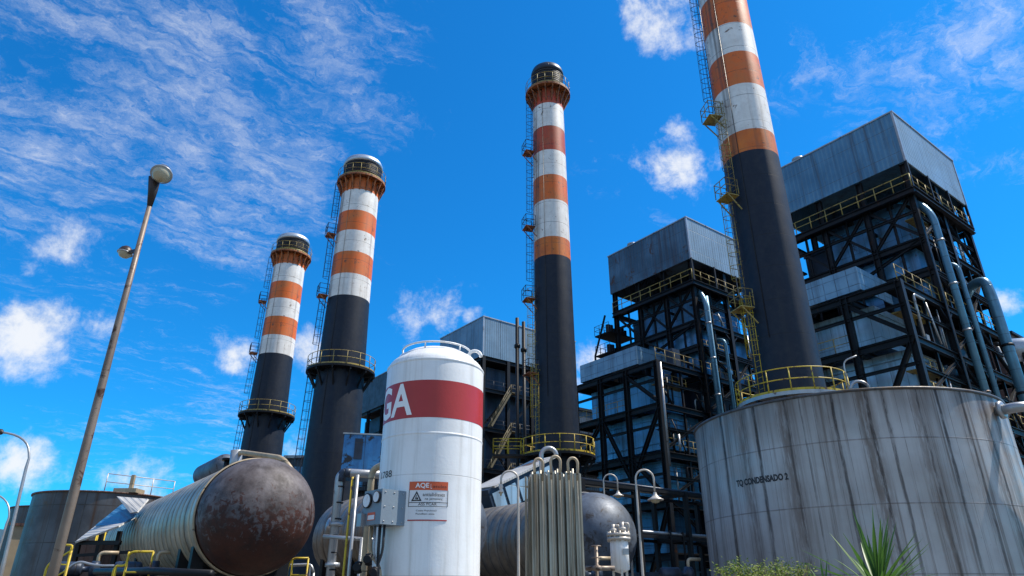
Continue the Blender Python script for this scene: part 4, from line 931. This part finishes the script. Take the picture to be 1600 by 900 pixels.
# ------------------------------------------------------------------ shed, rails and yard clutter on the left
D = 27
sh = thing('shed', 'small open shed with tin and blue roofs between lamp post and rusted tank', 'shed', (at(165,890,D).x,D,0)); off = sh.location
q = MB(off=off); q.slabquad([at(118,849,D-1), at(186,824,D-1.6), at(214,808,D+.5), at(152,822,D+1.2)], .06); q.build('roof', M['tin_roof'], sh)
q = MB(off=off); q.slabquad([at(150,823,D+.6), at(187,822,D-.9), at(216,806,D-.4), at(192,789,D+1.0)], .06); q.build('upper_roof', M['tin_blue'], sh)
q = MB(off=off); q.slabquad([at(205,803,D-.8), at(216,801,D-1.0), at(233,781,D+.2), at(184,777,D+.6)], .06); q.build('vent_roof', M['tin_roof'], sh)
q = MB(off=off)
for px, yy in ((124,D-.7),(188,D-.9),(160,D+1.4),(212,D+.6)): t = at(px,846 if px < 130 else 830,yy); q.beam((t.x,yy,0), t, .14)
q.beam(at(122,848,D-.8), at(188,848,D-1.2), .14); q.beam(at(120,868,D-.8), at(210,862,D-1), .1)
q.build('frame', M['black_steel'], sh)
q = MB(off=off); c = at(185,868,D+1.6); q.bx((c.x-1.6,D+1.6,0),(c.x+1.8,D+1.8,c.z+.4)); q.build('back_wall', M['brown_sheet'], sh)
def rail(label, pts, Yd, r=.03, m='yellow'):
    P_ = [at(x,y,Yd) for x, y in pts]; base = Vector((P_[0].x,Yd,0)); o = thing('handrail', label, 'handrail', base, 0, 'tubular yard rails')
    q = MB(off=base); q.tube(fillet([(P_[0].x,Yd,0)]+P_, .18), r, 8); q.build('top_rail', M[m], o)
    q = MB(off=base)
    for p_ in P_[1:]: q.tube([(p_.x,Yd,0), p_], r*.9, 8)
    q.tube([p_-Vector((0,0,.5)) for p_ in P_], r*.8, 8); q.build('post', M[m], o)
rail('yellow handrail stepping down beside the lamp post foot', [(74,882),(92,872),(112,860),(113,852),(94,851)], 20)
rail('yellow handrail under the front of the rusted tank', [(178,890),(182,884),(197,884),(202,862),(240,862)], 19)
rail('white pipe rail behind the foot of the rusted tank', [(440,900),(443,884),(486,882),(490,895)], 24, .05, 'galv')
rail('yellow handrail between the rusted tank and the lagged pipe', [(450,885),(458,872),(482,872)], 23)
pts = [(130,884),(160,876),(176,880)]
pipe('row of grey valve pipes low beside the shed', [at(100,893,22), at(122,876,22), at(150,884,22), at(205,884,22)], .035, 'galv', .3)
pipe('low dark pipe run under the ribbed lagging of the rusted tank', [at(150,893,21), at(240,892,18.5), at(330,897,17)], .09, 'black_steel', .3)
# pumps in the yard under tanks
for k, (px, py, Yd, lab) in enumerate(((116,884,23,'grey motor pump left of the shed posts'),(208,884,22,'grey motor pump under the shed roof'),(905,893,23,'dark motor pump left of the rusty valve stack'),(1052,892,26,'small dark motor pump beside the foot of the condensate tank'))):
    c = at(px,py,Yd); o = thing('pump', lab, 'pump', (c.x,Yd,0)); zc = c.z-.1
    q = MB(); q.lathe([(.001,-.5),(.2,-.48),(.22,-.4),(.22,.2),(.16,.25),(.08,.27),(.08,.45),(.25,.5),(.25,.7),(.001,.74)], 20, c=(0,0,zc), axis=(1,.3,0)); q.build('motor', M['casing_dark'], o)
    q = MB(); q.box((0,0,zc-.32), (1.2,.5,.12)); q.bx((-.5,-.2,0),(-.3,.2,zc-.38)); q.bx((.3,-.2,0),(.5,.2,zc-.38)); q.build('stand', M['black_steel'], o)
    q = MB(); q.tube(fillet([(.6,.2,zc),(.6,.2,zc+.5),(1.1,.4,zc+.5)], .15), .06, 10); q.build('outlet', M['pipe_cream'], o)

# dark pipe bridge at the foot of boiler three (behind the gooseneck lamps)
pr = thing('pipe_rack', 'dark steel pipe rack at the foot of the rust-hooded boiler house', 'pipe rack', (12.4,50,0), RZ)
q = MB()
for x in (-10,-5,0,5,10):
    for y in (0,3): q.beam((x,y,0),(x,y,8.4), .3)
    q.beam((x,0,8.2),(x,3,8.2), .25); q.beam((x,0,5.2),(x,3,5.2), .25)
for z in (8.2,5.2):
    for y in (0,3): q.beam((-10,y,z),(10,y,z), .2)
q.build('frame', M['black_steel'], pr)
rg = random.Random(9)
for k in range(9):
    y = .3+.3*k; z = 8.5 if k % 2 else 5.5; q = MB(); q.tube([(-10,y,z),(10,y,z)], rg.uniform(.07,.16), 10); q.build('pipe', M[('galv','casing_dark','black_steel','pipe_cream')[k % 4]], pr)
for k in range(8):
    x = rg.uniform(-9,9); q = MB(); q.tube(fillet([(x,-.2,rg.uniform(.5,2)),(x,-.2,5.6),(x+.6,.4,5.6)], .25), .07, 8); q.build('drop_pipe', M[('galv','black_steel','black_steel')[k % 3]], pr)
q = MB()
for k in range(7): x = -8.5+2.5*k; q.bx((x,.8,0),(x+1.2,2.2,rg.uniform(1.6,3.6)))
q.build('equipment_box', M['casing_dark'], pr)

# ------------------------------------------------------------------ far right
bb = thing('brown_building', 'brown sheet building at the right edge beyond the nearest boiler house', 'industrial building', (58.5,74,0), RZ)
zt = at(1590,522,74).z
MB().bx((0,0,0),(14,14,zt)).build('wall', M['brown_sheet'], bb)
MB().bx((-.3,-.3,zt),(14.3,14.3,zt+.3)).build('roof', M['black_steel'], bb)
p = at(1578,548,62)
dr = thing('drum', 'silver horizontal drum on a dark frame at the right edge', 'drum', (p.x,62,0), R(-20))
q = MB(); rr = 1.15; q.lathe([(.001,-.35),(rr*.5,-.3),(rr*.85,-.16),(rr,0),(rr,6),(.001,6.3)], 36, c=(0,0,p.z), axis=(.9,.1,0)); q.build('shell', M['silver'], dr)
q = MB()
for x in (.8,4.5):
    for y in (-.9,.9): q.beam((x,y,0),(x,y,p.z-.6), .4)
for z in (5,10,15,20): q.bx((.3,-1.3,z),(6,1.3,z+.3))
q.build('support_frame', M['black_steel'], dr)
q = MB(); q.tube(fillet([(-.6,-.3,p.z-2.6),(-.6,-.3,p.z+.1),(-1.6,-.8,p.z+1.2),(-3.2,-1.5,p.z+1.2)], .6), .22, 12); q.build('pipe', M['black_steel'], dr)

# ------------------------------------------------------------------ plants
def yucca(px, py, Yd, n, L, seed, label, az_rng=(0,360)):
    rg = random.Random(seed); c = at(px,py,Yd); o = thing('yucca', label, 'plant', (c.x,Yd,0))
    q = MB(); q.tube([(0,0,0),(.02,0,c.z*.5),(0,0,c.z)], [.10,.08,.07], 12); q.build('trunk', M['bark'], o)
    q = MB()
    for i in range(n):
        az_ = rg.uniform(0, 2*math.pi); el = R(rg.choice((rg.uniform(-5,30),rg.uniform(20,60),rg.uniform(50,88)))); ln = L*rg.uniform(.7,1.1); w = ln*rg.uniform(.055,.075)
        d = Vector((math.cos(az_)*math.cos(el), math.sin(az_)*math.cos(el), math.sin(el))); sdv = Vector((-math.sin(az_), math.cos(az_), 0)); nr = sdv.cross(d).normalized()*-1
        droop = rg.choice((rg.uniform(.03,.14),rg.uniform(.1,.38)))*ln; ns = 8; vs = []; fs = []
        base = Vector((0,0,c.z-.10*rg.random()))
        for k in range(ns+1):
            t = k/ns; ctr = base+d*ln*t+Vector((0,0,-droop*t*t*math.cos(el))); ww = w*(.55+.9*t*(1-t)*1.6)*(1-t**5) if t < 1 else .0005
            vs += [ctr-sdv*ww/2+nr*ww*.22, ctr, ctr+sdv*ww/2+nr*ww*.22]
        for k in range(ns):
            a = k*3; fs += [(a,a+1,a+4,a+3),(a+1,a+2,a+5,a+4)]
        q.add(vs, fs, 0, True)
    q.build('leaves', M['yucca_leaf'], o)
yucca(1374, 922, 8.5, 60, .95, 3, 'spiky green yucca in front of the condensate tank')
yucca(1290, 925, 8.2, 16, .42, 8, 'small yucca tuft low left of the larger spiky one')
def shrub(px, py, Yd, rx, rz, n, seed, label):
    rg = random.Random(seed); c = at(px,py,Yd); o = thing('shrub', label, 'plant', (c.x,Yd,0)); q = MB(); s = MB()
    for k in range(26):
        a = rg.uniform(0,6.28); rr = rg.uniform(.2,1)*rx; tip = Vector((math.cos(a)*rr, math.sin(a)*rr*.7, c.z+rg.uniform(-.6,1)*rz*(1-.3*rr/rx))); s.tube([(0,0,.2),Vector((tip.x*.4,tip.y*.4,tip.z*.7)),tip], [.02,.01,.004], 5)
        for j in range(n//26):
            t = rg.uniform(.55,1.02); p_ = Vector((tip.x*t, tip.y*t, .2+(tip.z-.2)*(.55+.45*t)))+Vector((rg.gauss(0,.05),rg.gauss(0,.05),rg.gauss(0,.035)))
            d = Vector((rg.gauss(0,1),rg.gauss(0,1),rg.gauss(.3,.7))).normalized(); u = d.orthogonal().normalized(); l_ = rg.uniform(.028,.055); w_ = l_*.42
            q.add([p_, p_+d*l_*.5+u*w_/2, p_+d*l_, p_+d*l_*.5-u*w_/2], [(0,1,2,3)])
    q.build('leaves', M['bush_leaf'], o); s.build('stems', M['bark'], o)
shrub(1194, 893, 9.5, .66, .16, 5200, 4, 'low yellow-green shrub at the foot of the condensate tank')
def tree(px, py, Yd, h, label, seed):
    rg = random.Random(seed); c = at(px,py,Yd); o = thing('tree', label, 'tree', (c.x,Yd,0), 0, 'trees at the left edge'); top = c.z
    q = MB(); q.tube([(0,0,0),(.1,0,top*.5),(0,.1,top*.9)], [.25,.16,.05], 8)
    for k in range(6): a = k*1.05; q.tube([(0,0,top*.45),(math.cos(a)*h*.35,math.sin(a)*h*.35,top*.8)], [.09,.02], 5)
    q.build('trunk', M['bark'], o); q = MB()
    for k in range(40):
        a = rg.uniform(0,6.28); e_ = rg.uniform(-.4,1); rr = h*.5*rg.uniform(.4,1); cc = Vector((math.cos(a)*rr*math.sqrt(1-min(.95,e_*e_)), math.sin(a)*rr*math.sqrt(1-min(.95,e_*e_)), top*.72+e_*top*.28))
        for j in range(45):
            p_ = cc+Vector((rg.gauss(0,.5),rg.gauss(0,.5),rg.gauss(0,.4))); d = Vector((rg.gauss(0,1),rg.gauss(0,1),rg.gauss(0,1))).normalized(); u = d.orthogonal().normalized(); l_ = rg.uniform(.15,.32)
            q.add([p_, p_+d*l_*.5+u*l_*.25, p_+d*l_, p_+d*l_*.5-u*l_*.25], [(0,1,2,3)])
    q.build('crown', M['tree_leaf'], o)
tree(6, 868, 75, 6, 'green tree at the far left edge below the hill', 1)
tree(22, 878, 82, 5, 'lower green tree between the far left street lamps and the tan block', 2)
tree(-30, 866, 78, 7, 'green tree just outside the left edge', 3)
tb = thing('tan_block', 'small tan building left of the dark storage tank', 'building', (at(23,880,58).x,58,0), R(25)); zt = at(26,822,58).z
MB().bx((-.9,0,0),(.9,3,zt)).build('wall', M['tan_block'], tb); MB().bx((-1.1,-.2,zt),(1.1,3.2,zt+.2)).build('roof', M['brown_sheet'], tb)

# ------------------------------------------------------------------ ground and hills
g = MB(); N = 4000
g.add([(-N,-N,0),(N,-N,0),(N,N,0),(-N,N,0)], [(0,1,2,3)]); struct(g.build('ground', M['concrete']))
h = MB(); rg = random.Random(3); vs = []; fs = []; nx, ny = 80, 10
import mathutils
for j in range(ny+1):
    for i in range(nx+1):
        x = -3400+4200*i/nx; y = 2300+900*j/ny
        prof_ = math.sin(math.pi*j/ny)**.8; e = mathutils.noise.fractal(Vector((x*.0016, y*.0016, 3)), 1, 2, 5)
        vs.append((x, y, -3+prof_*max(8, (330+170*e)*(.35+.65*math.exp(-((x+2000)/900)**2)))))
for j in range(ny):
    for i in range(nx): a = j*(nx+1)+i; fs.append((a, a+1, a+nx+2, a+nx+1))
h.add(vs, fs, 0, True); struct(h.build('hills', M['hill']))

# ------------------------------------------------------------------ sky, clouds and sun
SUN_AZ, SUN_EL = 8.0, 57.0
w = bpy.data.worlds.new('World'); scene.world = w; w.use_nodes = True; t = NT(w.node_tree)
bg = t.n['Background']
sky = t.node('ShaderNodeTexSky', sky_type='NISHITA'); sky.sun_disc = False
sky.sun_elevation = R(SUN_EL); sky.sun_rotation = R(90-SUN_AZ); sky.air_density = 1.0; sky.dust_density = .3; sky.ozone_density = 2.0
hs = t.node('ShaderNodeHueSaturation'); hs.inputs['Saturation'].default_value = 1.1; hs.inputs['Hue'].default_value = .5; hs.inputs['Value'].default_value = 1.0
t.l.new(sky.outputs[0], hs.inputs['Color'])
skyc = t.mix(1.0, hs.outputs[0], (.12,1.16,1.86), 'MULTIPLY')
dirv = t.vmath('NORMALIZE', t.node('ShaderNodeTexCoord').outputs['Generated'])
x, y, z = t.sep(dirv)[:3]
zz = t.math('MAXIMUM', t.math('ADD', z, .12), .05)
plane = t.comb(t.math('DIVIDE', x, zz), t.math('DIVIDE', y, zz), 0.0)
def blobs(lst, soft=1.0):
    acc = None
    for px, py, r, wgt in lst:
        d = pdir(px, py) if not isinstance(px, tuple) else Vector(px).normalized()
        k = t.math('MULTIPLY', t.mr(t.vmath('DISTANCE', dirv, tuple(d)), r/F, 0.0), wgt)
        acc = k if acc is None else t.math('MAXIMUM', acc, k)
    return acc
# puffs
fb = t.noise(dirv, 14.0, 12, .68, .15)
fb2 = t.noise(dirv, 34.0, 6, .6, .2)
puff = blobs([(108,392,100,.95),(70,425,60,.8),(50,515,125,1.0),(140,505,60,.7),(675,488,115,1.0),(735,497,50,.8),(1055,258,112,1.0),(1000,245,60,.7),(1100,285,50,.7),(1030,22,115,1.0),(975,0,60,.8),(1080,45,55,.8),
    (480,555,75,1.0),(370,562,62,.9),(345,535,35,.7),(40,722,92,1.05),(95,735,50,.8),(455,705,60,.95),(930,562,70,1.0),(1575,470,48,.75),(1050,345,42,.7),(230,750,95,.95),(190,742,60,.9),(20,650,50,.6),(470,690,60,.9),(60,560,60,.6),(285,607,40,.6),(890,600,50,.9),(80,662,40,.6),(920,255,45,.55)])
puff = t.math('ADD', puff, t.math('MULTIPLY', t.math('MULTIPLY', t.math('SUBTRACT', t.noise(dirv, 7.0, 6, .6, .5), .5), 1.1), t.mr(puff, 0, .25)))
pm = t.mr(t.math('ADD', t.math('MULTIPLY', puff, .60), t.math('ADD', t.math('MULTIPLY', fb, 1.15), t.math('MULTIPLY', fb2, .35))), 1.04, 1.50)
pm = t.math('MULTIPLY', pm, t.mr(puff, .02, .35))
# cirrus: combed, curled noise
vr = t.node('ShaderNodeVectorRotate', rotation_type='Z_AXIS'); vr.inputs['Angle'].default_value = R(-38)
warp = t.node('ShaderNodeTexNoise'); warp.inputs['Scale'].default_value = 3.2; warp.inputs['Detail'].default_value = 8; warp.inputs['Roughness'].default_value = .62; t.l.new(plane, warp.inputs['Vector'])
wv = t.vmath('SCALE', t.vmath('SUBTRACT', warp.outputs['Color'], (.5,.5,.5))); t.n[-1].inputs['Scale'].default_value = .34
t.l.new(t.vmath('ADD', plane, wv), vr.inputs['Vector'])
fib = t.vmath('MULTIPLY', vr.outputs[0], (1.0, 2.6, 1.0))
ci = t.math('ADD', t.math('MULTIPLY', t.noise(fib, 5.5, 12, .72, .2), .62), t.math('MULTIPLY', t.noise(fib, 16.0, 9, .72, .4), .38))
ci2 = t.noise(plane, 2.4, 5, .6)
cm = blobs([(250,120,420,1.0),(80,230,330,1.0),(520,60,260,1.0),(600,170,150,.7),(330,330,260,.85),(180,480,240,.8),(420,250,260,.9),(330,620,300,.62),(560,330,170,.6),(700,520,140,.5),(1420,200,240,.9),(1250,120,140,.55),(960,260,120,.5),(1010,330,110,.5),(1500,110,300,1.0),(1560,210,180,.8),(1400,60,170,.6),(160,690,240,.6),(1260,250,120,.3),(640,480,120,.3)])
cmn = t.math('ADD', cm, t.math('MULTIPLY', t.math('SUBTRACT', t.noise(dirv, 4.5, 7, .65, .3), .5), .75))
cm = t.mr(t.math('ADD', t.math('ADD', ci, t.math('MULTIPLY', ci2, .5)), t.math('MULTIPLY', t.math('SUBTRACT', cmn, 1.0), .30)), .60, 1.02)
# unseen broken white cloud, added behind the viewer as neutral fill light
back = t.mr(y, .15, -.45)
fill_cloud = t.math('MULTIPLY', t.mr(t.noise(dirv, 2.6, 8, .6, .3), .40, .58), back)
tot = t.math('MAXIMUM', t.math('MULTIPLY', pm, .93), t.math('MULTIPLY', cm, .68))
tot = t.math('MAXIMUM', tot, t.math('MULTIPLY', fill_cloud, .7))
tot = t.math('MULTIPLY', tot, t.mr(z, -.01, .05))
SKY = .080
cl = t.mix(t.mr(t.math('ADD', t.math('MULTIPLY', fb, .6), t.math('MULTIPLY', fb2, .4)), .38, .56), (5.4,6.2,7.6), (8.6,8.8,9.1))
fin = t.mix(tot, skyc, cl)
t.l.new(fin, bg.inputs['Color']); bg.inputs['Strength'].default_value = SKY
ld = bpy.data.lights.new('sun', 'SUN'); ld.energy = 5.0; ld.angle = R(.55); ld.color = (1,.93,.82)
lo = bpy.data.objects.new('sun', ld); C.objects.link(lo)
sv = Vector((math.cos(R(SUN_EL))*math.cos(R(SUN_AZ)), math.cos(R(SUN_EL))*math.sin(R(SUN_AZ)), math.sin(R(SUN_EL))))
lo.rotation_euler = sv.to_track_quat('Z','Y').to_euler(); lo.location = (60,20,90)

scene.view_settings.view_transform = 'Standard'; scene.view_settings.look = 'None'; scene.view_settings.exposure = .45; scene.view_settings.gamma = 1
scene.render.resolution_x = 1024; scene.render.resolution_y = 576
